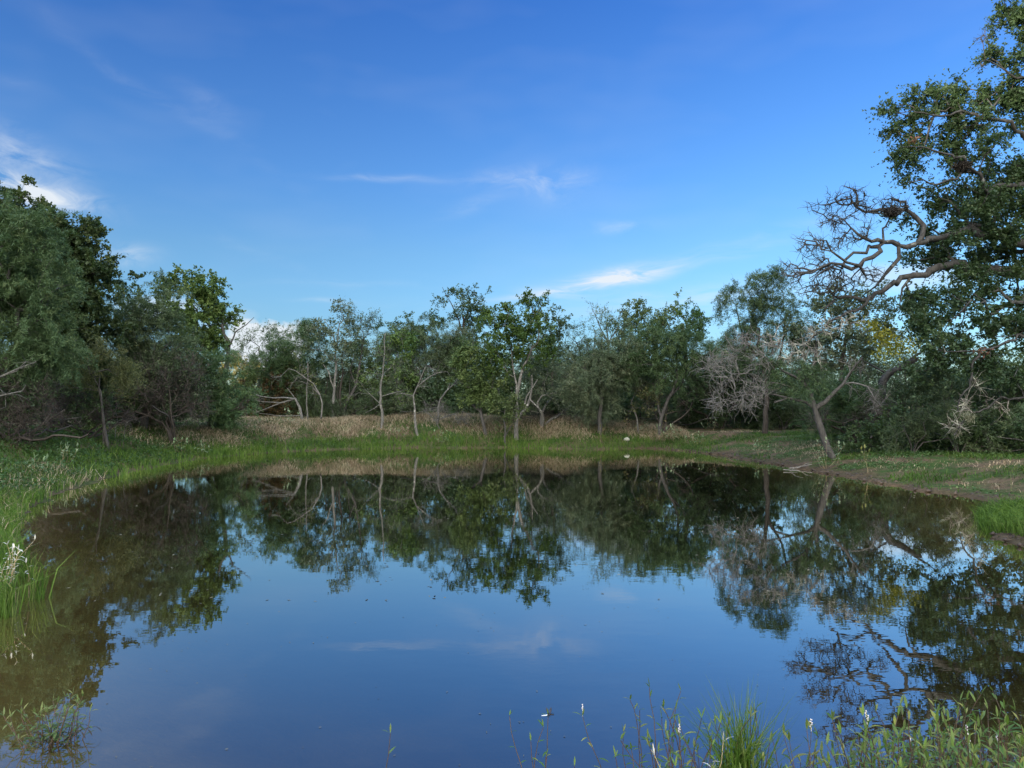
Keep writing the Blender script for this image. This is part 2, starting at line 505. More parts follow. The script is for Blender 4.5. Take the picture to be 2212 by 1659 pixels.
def build_water():
    xs = np.arange(-14, 12.01, 0.4)
    ys = np.arange(1.0, 39.01, 0.4)
    X, Y = np.meshgrid(xs, ys)
    D = sdf(X, Y)
    V = np.stack([X.ravel(), Y.ravel(), X.ravel() * 0], 1)
    nx = len(xs); ny = len(ys)
    i = np.arange(nx * ny).reshape(ny, nx)
    f = np.stack([i[:-1, :-1].ravel(), i[:-1, 1:].ravel(), i[1:, 1:].ravel(), i[1:, :-1].ravel()], 1)
    keep = (D.ravel()[f].min(1) < 0.6)
    me = mesh_from('water', V, [f[keep]], smooth=True)
    a = me.attributes.new('shore', 'FLOAT', 'POINT')
    a.data.foreach_set('value', D.ravel().astype(np.float32))
    a = me.attributes.new('depth', 'FLOAT', 'POINT')
    a.data.foreach_set('value', np.maximum(-height(X, Y, D), 0.0).ravel().astype(np.float32))
    m = bpy.data.materials.new('pond_water')
    m.use_nodes = True
    t = NT(m.node_tree)
    co = t.add('ShaderNodeTexCoord').outputs['Object']
    st = t.add('ShaderNodeVectorMath', {0: co, 1: (0.6, 1.0, 1)}, operation='MULTIPLY').outputs[0]
    n1 = t.noise(st, 5.0, 3, 0.55)
    n2 = t.noise(st, 0.8, 2, 0.5)
    patch = t.math('ADD', 0.45, t.ramp(t.noise(co, 0.16, 2, 0.5), [(0.42, 0.0), (0.62, 1.3)]))
    hgt = t.math('ADD', t.math('MULTIPLY', n1, 0.34), t.math('MULTIPLY', n2, 0.6))
    bp = t.add('ShaderNodeBump', {'Height': hgt, 'Strength': 1.0, 'Distance': t.math('MULTIPLY', patch, 0.0013)})
    s = t.add('ShaderNodeAttribute', attribute_name='shore').outputs['Fac']
    depth = t.add('ShaderNodeAttribute', attribute_name='depth').outputs['Fac']
    clear = t.math('EXPONENT', t.math('MULTIPLY', depth, -1.8))
    silt = t.noise(co, 0.35, 4, 0.55)
    murk = t.ramp(silt, [(0.38, (0.0045, 0.006, 0.0035)), (0.62, (0.009, 0.010, 0.005))])
    murk = t.mix(t.math('EXPONENT', t.math('MULTIPLY', depth, -7.5)), murk, (0.40, 0.285, 0.115))
    body = t.add('ShaderNodeBsdfDiffuse', {'Color': murk})
    tr = t.add('ShaderNodeBsdfTransparent', {'Color': (0.80, 0.76, 0.56)})
    inner = t.add('ShaderNodeMixShader', {0: clear, 1: body.outputs[0], 2: tr.outputs[0]})
    gl = t.add('ShaderNodeBsdfGlossy', {'Color': (1.0, 0.985, 0.95), 'Roughness': 0.0, 'Normal': bp.outputs[0]})
    lw = t.add('ShaderNodeLayerWeight', {'Blend': 0.5, 'Normal': bp.outputs[0]}).outputs['Facing']
    fr = t.math('ADD', t.math('MULTIPLY', t.math('POWER', lw, 2.25), 0.93), 0.07, clamp=True)
    mx = t.add('ShaderNodeMixShader', {0: fr, 1: inner.outputs[0], 2: gl.outputs[0]})
    t.add('ShaderNodeOutputMaterial', {'Surface': mx.outputs[0]})
    o = link('water', me, m)
    tag(o, kind='structure')


build_water()


# ------------------------------------------------------------------ tree growing
def tubes(pos, par, rad, sides_thick=8, thick=0.045, sides_thin=4, rough=0.0, rs=None):
    """mesh arrays of a branching skeleton: shared rings along each chain"""
    n = len(pos)
    par = np.asarray(par)
    has = par >= 0
    d = np.zeros_like(pos)
    d[has] = pos[has] - pos[par[has]]
    ln = np.linalg.norm(d, axis=1, keepdims=True); ln[ln == 0] = 1
    d = d / ln
    cont = np.full(n, -1)
    best = np.full(n, -1.0)
    idx = np.where(has)[0]
    order = idx[np.argsort(rad[idx])]
    cont[par[order]] = order          # largest radius wins
    dn = d.copy()
    hc = cont >= 0
    dn[hc] = d[hc] + d[cont[hc]]
    dn /= np.maximum(np.linalg.norm(dn, axis=1, keepdims=True), 1e-6)
    ref = np.array((0.31, 0.93, 0.17)); ref /= np.linalg.norm(ref)

    def rings(P, Dr, Rr, S):
        u = np.cross(Dr, ref); u /= np.maximum(np.linalg.norm(u, axis=1, keepdims=True), 1e-6)
        v = np.cross(Dr, u)
        a = np.arange(S) * 2 * PI / S
        rr = Rr[:, None]
        if rough and rs is not None:
            rr = rr * (1 + rs.normal(0, rough, (len(P), S)))
        c = (np.cos(a) * rr)[..., None] * u[:, None, :] + (np.sin(a) * rr)[..., None] * v[:, None, :]
        return P[:, None, :] + c
    V = []; Fc = []; base = 0
    cls = rad > thick
    for flag, S in ((True, sides_thick), (False, sides_thin)):
        sel = idx[cls[idx] == flag]
        if not len(sel):
            continue
        # end rings for every selected node
        endr = rings(pos[sel], dn[sel], rad[sel], S)
        mp = np.full(n, -1); mp[sel] = np.arange(len(sel))
        p = par[sel]
        shared = (cont[p] == sel) & (mp[p] >= 0)
        ns = np.where(~shared)[0]
        pr = np.where(cont[p[ns]] == sel[ns], rad[p[ns]], rad[sel[ns]] * 1.15)
        pr = np.minimum(pr, rad[sel[ns]] * 1.6)
        dd = np.where((cont[p[ns]] == sel[ns])[:, None], dn[p[ns]], d[sel[ns]])
        zero = np.linalg.norm(dd, axis=1) < 1e-5
        dd[zero] = d[sel[ns]][zero]
        str_ = rings(pos[p[ns]], dd, pr, S)
        allr = np.concatenate([endr.reshape(-1, 3), str_.reshape(-1, 3)])
        start = np.empty(len(sel), int)
        start[shared] = mp[p[shared]]
        start[ns] = len(sel) + np.arange(len(ns))
        k = np.arange(S); k2 = (k + 1) % S
        a = start[:, None] * S + k; b = start[:, None] * S + k2
        c = np.arange(len(sel))[:, None] * S + k2; e = np.arange(len(sel))[:, None] * S + k
        Fc.append(np.stack([a, b, c, e], 2).reshape(-1, 4) + base)
        V.append(allr); base += len(allr)
    return np.concatenate(V), Fc


class Grow:
    def __init__(s, seed):
        s.rs = np.random.RandomState(seed)
        s.pos = np.zeros((60000, 3)); s.par = np.full(60000, -1); s.pl = np.zeros(60000); s.dir = np.zeros((60000, 3))
        s.minr = np.zeros(60000)
        s.n = 0
        s.tips = []

    def add(s, p, parent, minr=0.0):
        i = s.n
        s.pos[i] = p; s.par[i] = parent; s.minr[i] = minr
        if parent >= 0:
            dv = s.pos[i] - s.pos[parent]
            l = np.linalg.norm(dv)
            s.pl[i] = s.pl[parent] + l
            s.dir[i] = dv / max(l, 1e-6)
        else:
            s.dir[i] = (0, 0, 1)
        s.n += 1
        return i

    def limb(s, pts, r0, r1, step=0.35, jit=0.05, start=None):
        """drawn limb; start = nearest existing node unless first"""
        pts = [np.asarray(p, float) for p in pts]
        if s.n == 0:
            last = s.add(pts[0], -1, r0)
        else:
            dd = np.linalg.norm(s.pos[:s.n] - pts[0], axis=1)
            last = int(np.argmin(dd))
            pts[0] = s.pos[last].copy()
        # catmull-rom through the points
        full = [2 * pts[0] - pts[1]] + pts + [2 * pts[-1] - pts[-2]]
        segs = []
        for k in range(1, len(full) - 2):
            p0, p1, p2, p3 = full[k - 1:k + 3]
            m = max(1, int(np.linalg.norm(p2 - p1) / step))
            for q in range(1, m + 1):
                t = q / m
                segs.append(0.5 * ((2 * p1) + (-p0 + p2) * t + (2 * p0 - 5 * p1 + 4 * p2 - p3) * t * t + (-p0 + 3 * p1 - 3 * p2 + p3) * t ** 3))
        m = len(segs)
        off = np.zeros(3)
        for k, q in enumerate(segs):
            off = off * 0.6 + s.rs.normal(0, jit, 3)
            last = s.add(q + off * (1 if k < m - 1 else 0.3), last, r0 + (r1 - r0) * (k + 1) / m)
        return last

    def attract(s, A, step=0.4, jit=0.06, bal=0.35, up=0.15, lo=0):
        """join every point to the skeleton with a bent branch"""
        A = np.asarray(A)
        if not len(A):
            return
        dmin = np.array([np.min(np.linalg.norm(s.pos[lo:s.n] - a, axis=1)) for a in A]) if len(A) * s.n < 4e6 else np.linalg.norm(A - s.pos[0], axis=1)
        for a in A[np.argsort(dmin)]:
            if s.n > 58000:
                break
            v = a - s.pos[lo:s.n]
            dist = np.linalg.norm(v, axis=1)
            align = (v * s.dir[lo:s.n]).sum(1) / np.maximum(dist, 1e-6)
            cost = dist * (1.25 - 0.35 * align) + bal * s.pl[lo:s.n] * 0.3
            j = int(np.argmin(cost)) + lo
            L = dist[j - lo]
            if L < 0.03:
                continue
            m = max(1, int(round(L / step)))
            p0 = s.pos[j].copy(); t0 = s.dir[j] * L * 0.45
            t1 = (a - p0) * 0.6 + np.array((0, 0, up * L))
            last = j
            off = np.zeros(3)
            for k in range(1, m + 1):
                t = k / m
                h = (2 * t ** 3 - 3 * t * t + 1) * p0 + (t ** 3 - 2 * t * t + t) * t0 + (-2 * t ** 3 + 3 * t * t) * a + (t ** 3 - t * t) * t1
                off = off * 0.5 + s.rs.normal(0, jit, 3)
                last = s.add(h + (off if k < m else 0), last)
            s.tips.append(last)

    def radii(s, rt, R, cap=None):
        n = s.n
        par = s.par[:n]
        nch = np.bincount(par[par >= 0], minlength=n)
        tips = max(2, int((nch == 0).sum()))
        e = max(1.6, math.log(tips) / math.log(max(R / rt, 1.5)))
        acc = np.zeros(n)
        rad = np.zeros(n)
        minr = s.minr[:n]
        for i in range(n - 1, -1, -1):
            rad[i] = minr[i] if minr[i] > 0 else (rt if acc[i] == 0 else acc[i] ** (1 / e))
            if par[i] >= 0 and minr[i] == 0:
                acc[par[i]] += rad[i] ** e
        for i in range(n):
            if par[i] >= 0 and minr[i] == 0:
                rad[i] = min(rad[i], rad[par[i]] * (0.72 if minr[par[i]] > 0 else 1.0))
        return np.maximum(rad, rt * 0.7)


def blob_points(rs, blobs, D, dens, depth=0.75, shell=0.40, clus=2.2, grow=1.0):
    """attractor points inside ellipsoids given in frame units"""
    out = []
    for b in blobs:
        px, py, rx, ry = b[:4]
        dz = b[4] if len(b) > 4 else 0.0
        c = at(px, py, D + dz)
        k = (D + dz) / F
        RX, RZ = rx * k * grow, ry * k * grow
        RY = depth * (RX + RZ) / 2
        n = max(3, int(dens * PI * RX * RZ))
        K = max(2, int(clus * PI * RX * RZ))
        v = rs.normal(0, 1, (K, 3)); v /= np.linalg.norm(v, axis=1, keepdims=True)
        v *= rs.rand(K, 1) ** shell
        sub = c + v * np.array((RX, RY, RZ))
        sg = min(0.30, 0.4 * min(RX, RZ))
        out.append(sub[rs.randint(0, K, n)] + rs.normal(0, sg, (n, 3)))
    return np.concatenate(out)


def leaves(rs, centers, n, cr, ln, wd, droop=0.0, flat=0.7, up=0.3, tintc=None, chain=False, axis=None, tws=4):
    """diamond leaves set along a few twigs out of every centre (or just scattered) -> verts, faces, tint"""
    C = np.repeat(centers, n, axis=0)
    m = len(C)
    tc_ = np.repeat(tintc if tintc is not None else rs.rand(len(centers)), n)
    off = rs.normal(0, 1, (m, 3))
    if chain:
        tw = rs.normal(0, 1, (len(centers), tws, 3))
        if axis is not None:
            tw += axis[:, None, :] * 1.1
        tw /= np.linalg.norm(tw, axis=2, keepdims=True)
        tl = rs.uniform(.5, 1.35, (len(centers), tws, 1))
        which = rs.randint(0, tws, m)
        dirs = (tw * tl)[np.repeat(np.arange(len(centers)), n), which]
        u = rs.rand(m, 1) ** .8
        P = C + dirs * (u * cr * 2.0) + off * cr * flat * (1.1 - .6 * u)
        P[:, 2] -= droop * cr * 1.6 * u[:, 0] ** 2
    else:
        off *= cr * np.array((1, 1, flat))
        P = C + off
        P[:, 2] -= droop * cr * rs.rand(m)
    nrm = rs.normal(0, 1, (m, 3)); nrm[:, 2] = np.abs(nrm[:, 2]) + up
    nrm /= np.linalg.norm(nrm, axis=1, keepdims=True)
    dr = rs.normal(0, 1, (m, 3)); dr[:, 2] -= droop * 1.5
    dr -= (dr * nrm).sum(1, keepdims=True) * nrm
    dr /= np.maximum(np.linalg.norm(dr, axis=1, keepdims=True), 1e-6)
    sd_ = np.cross(nrm, dr)
    s = rs.uniform(0.65, 1.3, (m, 1))
    L = dr * ln * s / 2; W = sd_ * wd * s / 2
    V = np.stack([P - L, P + W - L * 0.1, P + L, P - W - L * 0.1], 1).reshape(-1, 3)
    Fq = np.arange(m * 4).reshape(m, 4)
    tint = np.clip(tc_ * 0.72 + rs.rand(m) * 0.30, 0, 1)
    return V, Fq, tint


def twig_add(rs, V, Fc, pos, ln, r, per, spread=1.0, droop=0.0, sub=2, outward=None):
    """thin three-sided bare twigs at given points, appended to arrays"""
    m = len(pos) * per
    P = np.repeat(pos, per, axis=0)
    d = rs.normal(0, 1, (m, 3)) * spread
    if outward is not None:
        d += np.repeat(outward, per, axis=0) * 1.6
    d[:, 2] -= droop
    d /= np.linalg.norm(d, axis=1, keepdims=True)
    base = sum(len(v) for v in V)
    L = ln * rs.uniform(0.4, 1.2, (m, 1))
    rad = r
    for k in range(sub):
        d2 = d + rs.normal(0, 0.35, (m, 3)); d2 /= np.linalg.norm(d2, axis=1, keepdims=True)
        Q = P + d2 * L / sub
        u = np.cross(d2, (0.2, 0.3, 0.93)); u /= np.maximum(np.linalg.norm(u, axis=1, keepdims=True), 1e-6)
        v = np.cross(d2, u)
        ra = rad * (1 - k / sub * 0.75); rb = rad * (1 - (k + 1) / sub * 0.75)
        ring = []
        for (pp, rr) in ((P, ra), (Q, rb)):
            for a in (0, 2.094, 4.189):
                ring.append(pp + rr * (math.cos(a) * u + math.sin(a) * v))
        W_ = np.stack(ring, 1).reshape(-1, 3)
        i0 = base + np.arange(m)[:, None] * 6
        for q in range(3):
            q2 = (q + 1) % 3
            Fc.append(np.concatenate([i0 + q, i0 + q2, i0 + 3 + q2, i0 + 3 + q], 1))
        V.append(W_); base += len(W_)
        P = Q; d = d2
    return


STYLES = {
    # n leaves per clump, clump radius, leaf length, leaf width, droop, thickness of the spray
    'broad': (85, 0.23, 0.115, 0.070, 0.2, 0.30),
    'feather': (150, 0.30, 0.15, 0.020, 0.6, 0.22),
    'small': (60, 0.25, 0.070, 0.045, 0.1, 0.20),
}
ALL_TREES = []


def tree(name, label, D, base, blobs, style, leafmat, barkmat, limbs=None, R=0.12, dens=6.0, seed=1, jit=0.06, group=None,
         nl=1.0, cr=1.0, ls=1.0, depth=0.75, extra=None, cat='tree', dead=None, stems=1, tw=0, up=0.15, tiprad=0.006, barez=0.0, bal=0.35, bareblobs=None):
    """one tree: a drawn trunk, limbs reaching every leaf clump, leaves round the clumps"""
    g = Grow(seed)
    rs = g.rs
    b = at(base[0], 885, D)
    b[2] = hat(b[0], b[1]) - 0.05
    root = empty(name, b)
    tag(root, label, cat, group)
    if limbs is None:
        c = np.mean([at(q[0], q[1], D) for q in blobs], axis=0)
        limbs = []
        lowz = min(at(q[0], q[1] + q[3], D)[2] for q in blobs)
        top = c.copy(); top[2] = max(lowz, (c[2] + lowz) / 2)
        for k in range(stems):
            o = rs.normal(0, 0.35, 3) if stems > 1 else rs.normal(0, 0.1, 3)
            o[2] = 0
            mid = (b + top) / 2 + rs.normal(0, 0.12, 3)
            limbs.append(([b + o * 0.3, mid + o, top + o * 3 + rs.normal(0, 0.2, 3)], R, R * 0.55))
    for k, (pts, r0, r1) in enumerate(limbs):
        q = []
        for j, p in enumerate(pts):
            if len(p) == 3 and isinstance(p, np.ndarray):
                q.append(p)
            else:
                dz = p[2] if len(p) > 2 else 0
                q.append(at(p[0], p[1], D + dz))
        if k == 0:
            q[0] = b.copy()
        if stems > 1 and k > 0 and isinstance(pts[0], np.ndarray):
            q[0] = b.copy()
        g.limb(q, r0, r1, jit=jit * 0.6)
    A = blob_points(rs, blobs, D, dens * 1.9, depth, grow=1.12)
    A = A[A[:, 2] > 0.35]
    g.attract(A, jit=jit, up=up, bal=bal)
    nlive = len(g.tips)
    barelo = g.n
    if bareblobs:
        B = blob_points(rs, bareblobs, D, 60.0, 0.6, clus=16)
        g.attract(B, step=.25, jit=.03, up=.1, bal=.25)
    rad = g.radii(tiprad, R)
    n = g.n
    nb = n if not bareblobs else barelo
    V, Fc = tubes(g.pos[:nb] - b, g.par[:nb], rad[:nb], rough=0.06, rs=rs)
    Vs = [V]
    tips = np.array(g.tips, int)
    if bareblobs:
        bt = tips[nlive:]
        comp = np.full(n, -1)
        for i in range(barelo, n):
            comp[i] = i if g.par[i] < barelo else comp[g.par[i]]
        for ci in np.unique(comp[barelo:]):
            idx = np.where(comp == ci)[0]
            a_ = g.par[ci]
            mp = np.full(n, -1); mp[idx] = 1 + np.arange(len(idx)); mp[a_] = 0
            V3, F3 = tubes(np.concatenate([g.pos[a_:a_ + 1], g.pos[idx]]) - b, np.concatenate([[-1], mp[g.par[idx]]]), np.concatenate([[min(rad[a_], .03)], np.maximum(rad[idx], .008)]), rough=.1, rs=rs)
            W3 = [V3]
            t3 = np.array([q for q in bt if comp[q] == ci], int)
            if len(t3):
                twig_add(rs, W3, F3, g.pos[t3] - b, .5, .007, 4, outward=g.dir[t3], sub=3)
            link('bare_branch', mesh_from('bare_branch', np.concatenate(W3), F3, smooth=True), M['deadwood'], root)
        tips = tips[:nlive]
    tp = g.pos[tips] - b
    live = np.ones(len(tips), bool)
    if dead:
        fr = dead
        live = rs.rand(len(tips)) > fr
    if tw:
        twig_add(rs, Vs, Fc, tp, 0.55, 0.006, tw, outward=g.dir[tips])
    if (~live).any():
        twig_add(rs, Vs, Fc, tp[~live], 0.6, 0.006, 6, outward=g.dir[tips[~live]])
    me = mesh_from(name + '_trunk', np.concatenate(Vs), Fc, smooth=True)
    link('trunk', me, M[barkmat], root)
    if style:
        n_, c_, l_, w_, dr_, ch_ = STYLES[style]
        V, Fq, ti = leaves(rs, tp[live], int(n_ * nl), c_ * cr, l_ * ls, w_ * ls, droop=dr_, flat=ch_, chain=True, axis=g.dir[tips[live]])
        link('crown', mesh_from(name + '_crown', V, [Fq], ti), M[leafmat], root)
    if extra:
        for (bl, st, mt, dn_, nm) in extra:
            A2 = blob_points(rs, bl, D, dn_, depth) - b
            n_, c_, l_, w_, dr_, ch_ = STYLES[st]
            V, Fq, ti = leaves(rs, A2, int(n_ * nl), c_ * cr, l_ * ls, w_ * ls, droop=dr_, flat=ch_, chain=True)
            link(nm, mesh_from(nm, V, [Fq], ti), M[mt], root)
    ALL_TREES.append(root)
    return root

# ------------------------------------------------------------------ the trees, one thing each
def T(*a, **k):
    return tree(*a, **k)


# --- left bank
T('mesquite_tree', 'tall feathery grey-green mesquite at the left edge, in front of a dark broadleaf tree', 22, (-60, 945),
  [(-60, 575, 110, 115), (45, 535, 64, 70), (80, 600, 60, 70), (20, 660, 80, 80), (85, 700, 55, 60), (20, 760, 90, 55), (95, 780, 40, 35), (-90, 700, 110, 130), (40, 480, 42, 26)],
  'feather', 'mesquite', 'bark', R=0.20, dens=9, seed=11, nl=1.5, cr=1.0)
T('broadleaf_tree', 'tallest dark green broadleaf tree on the left bank, rising behind the feathery mesquite', 28, (120, 930),
  [(5, 445, 32, 38), (70, 470, 46, 38), (140, 503, 56, 40), (190, 530, 50, 60), (120, 580, 90, 80), (205, 610, 50, 60), (200, 680, 55, 60), (130, 680, 80, 70), (160, 760, 70, 50), (30, 540, 80, 90), (-60, 480, 80, 80), (-60, 600, 90, 100)],
  'broad', 'broad', 'darkbark', R=0.28, dens=7, seed=12, nl=1.35, cr=1.05, ls=1.15)
T('oak_tree', 'small-leaved dark tree peeping out between the tall left tree and the cloud', 46, (270, 900),
  [(265, 635, 28, 24), (300, 645, 24, 20), (285, 670, 40, 25)], 'broad', 'darkleaf', 'darkbark', R=0.16, dens=5, seed=13)
T('mesquite_tree', 'round feathery mesquite between the tallest left tree and the glossy green tree', 30, (310, 915),
  [(285, 680, 45, 38), (345, 680, 50, 42), (300, 740, 65, 50), (375, 735, 45, 50), (340, 790, 80, 45), (265, 790, 40, 50)],
  'feather', 'mesquite', 'bark', R=0.15, dens=8, seed=14, nl=1.3)
T('hackberry_tree', 'glossy green broadleaf tree with an open pointed top, left of the white cloud', 36, (470, 905),
  [(392, 615, 32, 24), (430, 625, 35, 26), (465, 650, 36, 30), (410, 670, 45, 36), (488, 690, 22, 30), (450, 710, 50, 36), (490, 735, 22, 22), (430, 750, 45, 30), (370, 640, 16, 18)],
  'broad', 'bright', 'bark', limbs=[([(470, 905), (482, 820), (494, 760, .1), (480, 700)], .15, .07), ([(492, 760), (505, 715), (528, 700), (548, 686)], .06, .012), ([(494, 755), (450, 700), (410, 650)], .07, .03)],
  dens=7, seed=15, nl=1.15, ls=1.1)
T('thorn_tree', 'low olive-green feathery tree leaning over dead white branches on the left bank', 25, (235, 935),
  [(165, 780, 38, 18), (215, 765, 40, 22), (250, 800, 36, 26), (225, 745, 26, 12), (200, 805, 50, 18), (262, 825, 26, 24)],
  'feather', 'olive', 'bark', R=0.07, dens=11, seed=16, nl=0.9, ls=.8, limbs=[([(235, 935), (222, 870), (215, 810)], .06, .035)])
T('vine_thicket', 'tangle of bare brown vines draped over a bush on the left bank', 29, (372, 915),
  [(340, 815, 46, 34), (400, 800, 48, 32), (375, 845, 70, 40), (420, 850, 40, 50), (320, 860, 40, 44), (370, 885, 75, 28)],
  None, None, 'vine', R=0.05, dens=13, extra=[([(330, 830, 50, 30), (410, 820, 50, 34), (380, 870, 60, 24)], 'small', 'darkleaf', 9, 'foliage')], seed=17, tw=6, stems=5, jit=0.1, cat='thicket', tiprad=.008)
T('vine_thicket', 'purplish brown tangle of bare twigs and vines at the far left, under the mesquite', 21.5, (20, 960),
  [(20, 850, 60, 45), (-40, 860, 60, 60), (60, 880, 45, 50), (20, 915, 80, 35), (100, 905, 36, 34)],
  None, None, 'vine', R=0.05, dens=15, extra=[([(20, 845, 60, 34), (-30, 880, 60, 40), (80, 880, 40, 30)], 'small', 'darkleaf', 9, 'foliage')], seed=18, tw=7, stems=6, jit=0.1, cat='thicket', tiprad=.007)
T('vine_thicket', 'grey brown twiggy brush under the olive-green tree on the left bank', 25.5, (190, 940),
  [(140, 870, 50, 40), (200, 880, 50, 36), (260, 885, 45, 40), (170, 910, 70, 24), (270, 915, 50, 20)],
  None, None, 'vine', R=0.045, dens=13, extra=[([(150, 870, 50, 30), (220, 880, 60, 30)], 'small', 'darkleaf', 9, 'foliage')], seed=19, tw=6, stems=6, jit=0.09, cat='thicket', tiprad=.006)
T('shrub', 'dark green rounded shrub at the foot of the glossy green tree', 33, (455, 915),
  [(420, 800, 40, 34), (470, 810, 45, 40), (440, 860, 55, 40), (500, 860, 35, 40), (480, 895, 55, 24)],
  'feather', 'mesquite', 'darkbark', R=0.08, dens=8, seed=20, nl=1.3, stems=3, cat='shrub')
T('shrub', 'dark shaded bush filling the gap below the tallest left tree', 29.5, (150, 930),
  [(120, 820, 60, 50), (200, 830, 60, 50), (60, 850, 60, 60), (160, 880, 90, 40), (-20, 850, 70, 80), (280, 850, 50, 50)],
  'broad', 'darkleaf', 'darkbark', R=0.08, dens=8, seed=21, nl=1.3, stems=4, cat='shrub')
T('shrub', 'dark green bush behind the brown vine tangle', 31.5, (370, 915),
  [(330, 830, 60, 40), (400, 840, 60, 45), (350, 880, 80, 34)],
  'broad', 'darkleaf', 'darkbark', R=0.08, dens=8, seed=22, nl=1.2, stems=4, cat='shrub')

# --- sunlit trees far off
T('autumn_tree', 'far sunlit yellow-green tree in the gap left of centre, left one of two', 78, (505, 880),
  [(508, 785, 22, 20), (490, 800, 18, 18), (520, 806, 20, 20), (505, 830, 30, 20)], 'broad', 'sunleaf', 'bark', R=0.2, dens=2.6, seed=23, cr=1.5, ls=1.5)
T('autumn_tree', 'far sunlit pale green tree in the gap left of centre, right one of two', 76, (548, 880),
  [(545, 795, 18, 18), (560, 805, 20, 18), (538, 815, 22, 20), (565, 825, 20, 18), (600, 815, 20, 20)], 'broad', 'sunleaf', 'bark', R=0.2, dens=2.6, seed=24, cr=1.5, ls=1.5)

# --- far bank, left to right
T('elm_tree', 'airy grey-green tree with fine twigs just right of the white cloud', 44, (590, 905),
  [(545, 745, 26, 22), (585, 725, 30, 20), (600, 760, 45, 30), (560, 775, 40, 20), (620, 730, 24, 20)], 'small', 'grey', 'bark', R=0.12, dens=6, seed=31, nl=1.1, tw=2)
T('mesquite_tree', 'feathery green mesquite above the fallen white limbs, left of the white-trunked trees', 41, (620, 905),
  [(605, 740, 30, 26), (645, 735, 36, 34), (625, 775, 60, 34), (580, 790, 36, 24), (660, 790, 40, 30), (675, 735, 22, 26)], 'feather', 'mesquite', 'bark', R=0.13, dens=6, seed=32, nl=1.5, cr=1.1)
T('shrub', 'reddish brown leafy bush behind the fallen white limbs', 41, (600, 905),
  [(560, 830, 30, 18), (600, 830, 45, 28), (640, 850, 34, 30), (590, 870, 60, 30), (550, 880, 36, 20)], 'broad', 'brown', 'vine', R=0.06, dens=6, seed=33, nl=.9, stems=4, cat='shrub')
T('elm_tree', 'slender pale-trunked tree with a tall ragged crown, left of the two ragged tops', 39, (721, 903),
  [(690, 690, 24, 22), (712, 675, 22, 18), (735, 690, 22, 22), (700, 725, 30, 24), (740, 730, 26, 24), (668, 715, 16, 16), (725, 760, 34, 20)],
  'broad', 'grey', 'palebark', limbs=[([(721, 903), (720, 870), (722, 840)], .085, .065), ([(721, 843), (709, 805), (697, 786)], .05, .02), ([(722, 840), (727, 800), (726, 750), (733, 700)], .06, .03), ([(726, 785), (705, 765), (690, 755)], .035, .012), ([(727, 745), (715, 710), (700, 690)], .04, .015)],
  dens=6.5, seed=34, nl=.6, ls=.85, tw=1)
T('elm_tree', 'thin speckled tree with upright twiggy top, second of the two ragged tops left of centre', 40, (742, 900),
  [(765, 680, 18, 20), (790, 690, 22, 26), (770, 720, 28, 28), (805, 700, 14, 18), (790, 755, 30, 26), (760, 760, 24, 20)],
  'small', 'grey', 'bark', limbs=[([(742, 900), (752, 868), (768, 830), (778, 780), (785, 730)], .09, .03), ([(766, 835), (757, 800), (765, 770)], .05, .02), ([(752, 900, .5), (756, 850, .4), (760, 810, .3)], .06, .03)],
  dens=7, seed=35, nl=.75, tw=2)
T('bare_tree', 'arching bare grey tree whose fine limbs bend left, beside the palest trunk', 38, (693, 905),
  [(610, 815, 18, 10), (640, 805, 24, 12), (665, 815, 20, 12), (640, 825, 20, 8), (680, 850, 12, 14)], None, None, 'deadwood',
  limbs=[([(693, 905), (694, 870), (690, 850), (676, 825), (655, 808), (625, 796)], .05, .014), ([(690, 852), (678, 842), (672, 830)], .04, .012)], dens=7, seed=36, tw=3, jit=.05)
T('thin_tree', 'thin straight sapling with a spotted pale stem, between the arching tree and the fallen limbs', 38, (665, 903),
  [(664, 800, 16, 16), (668, 830, 18, 14), (660, 770, 12, 14)], 'small', 'olive', 'palebark', limbs=[([(665, 903), (663, 860), (665, 820), (664, 780)], .045, .02)], dens=5, seed=37, nl=.5, tw=1)
T('bare_tree', 'group of straight dark bare stems standing right of the palest trunk', 39.5, (733, 902),
  [(730, 800, 14, 20), (745, 790, 14, 20), (712, 815, 10, 20)], None, None, 'darkbark', limbs=[([(733, 902), (734, 860), (737, 800), (740, 760)], .08, .03), ([(706, 902, .3), (704, 865, .3), (709, 820, .3)], .06, .02), ([(726, 902, .6), (730, 850, .6), (727, 800, .6)], .05, .02)],
  dens=4, seed=38, tw=3, stems=1)
T('persimmon_tree', 'slim tree with one straight white trunk and level spreading branches, left of centre', 37.5, (824, 905),
  [(800, 800, 30, 18), (850, 800, 30, 20), (790, 840, 30, 14), (860, 840, 36, 16), (825, 760, 26, 22), (880, 855, 24, 12), (775, 860, 22, 10)],
  'small', 'bright', 'palebark', limbs=[([(824, 905), (824, 860), (826, 810), (829, 760), (832, 720)], .075, .02), ([(825, 862), (850, 850), (880, 840)], .03, .008), ([(824, 866), (800, 852), (775, 848)], .03, .008), ([(824, 868), (812, 880), (790, 892)], .028, .012), ([(827, 815), (850, 790), (860, 765)], .025, .008)],
  dens=5, seed=39, nl=.42, tw=2)
T('bare_tree', 'crooked white-barked tree leaning with bare branches reaching right, left of the yellow-green tree', 37.5, (902, 910),
  [(905, 810, 12, 18), (930, 795, 18, 10), (945, 805, 22, 8), (915, 830, 14, 10), (880, 858, 18, 6)], None, None, 'palebark',
  limbs=[([(902, 910), (893, 885), (889, 855), (898, 835), (908, 815), (920, 790)], .08, .015), ([(900, 833), (930, 815), (965, 803)], .04, .01), ([(894, 843), (912, 835)], .03, .015), ([(890, 862), (870, 850), (855, 853)], .025, .008)], dens=8, seed=40, tw=3, jit=.05)
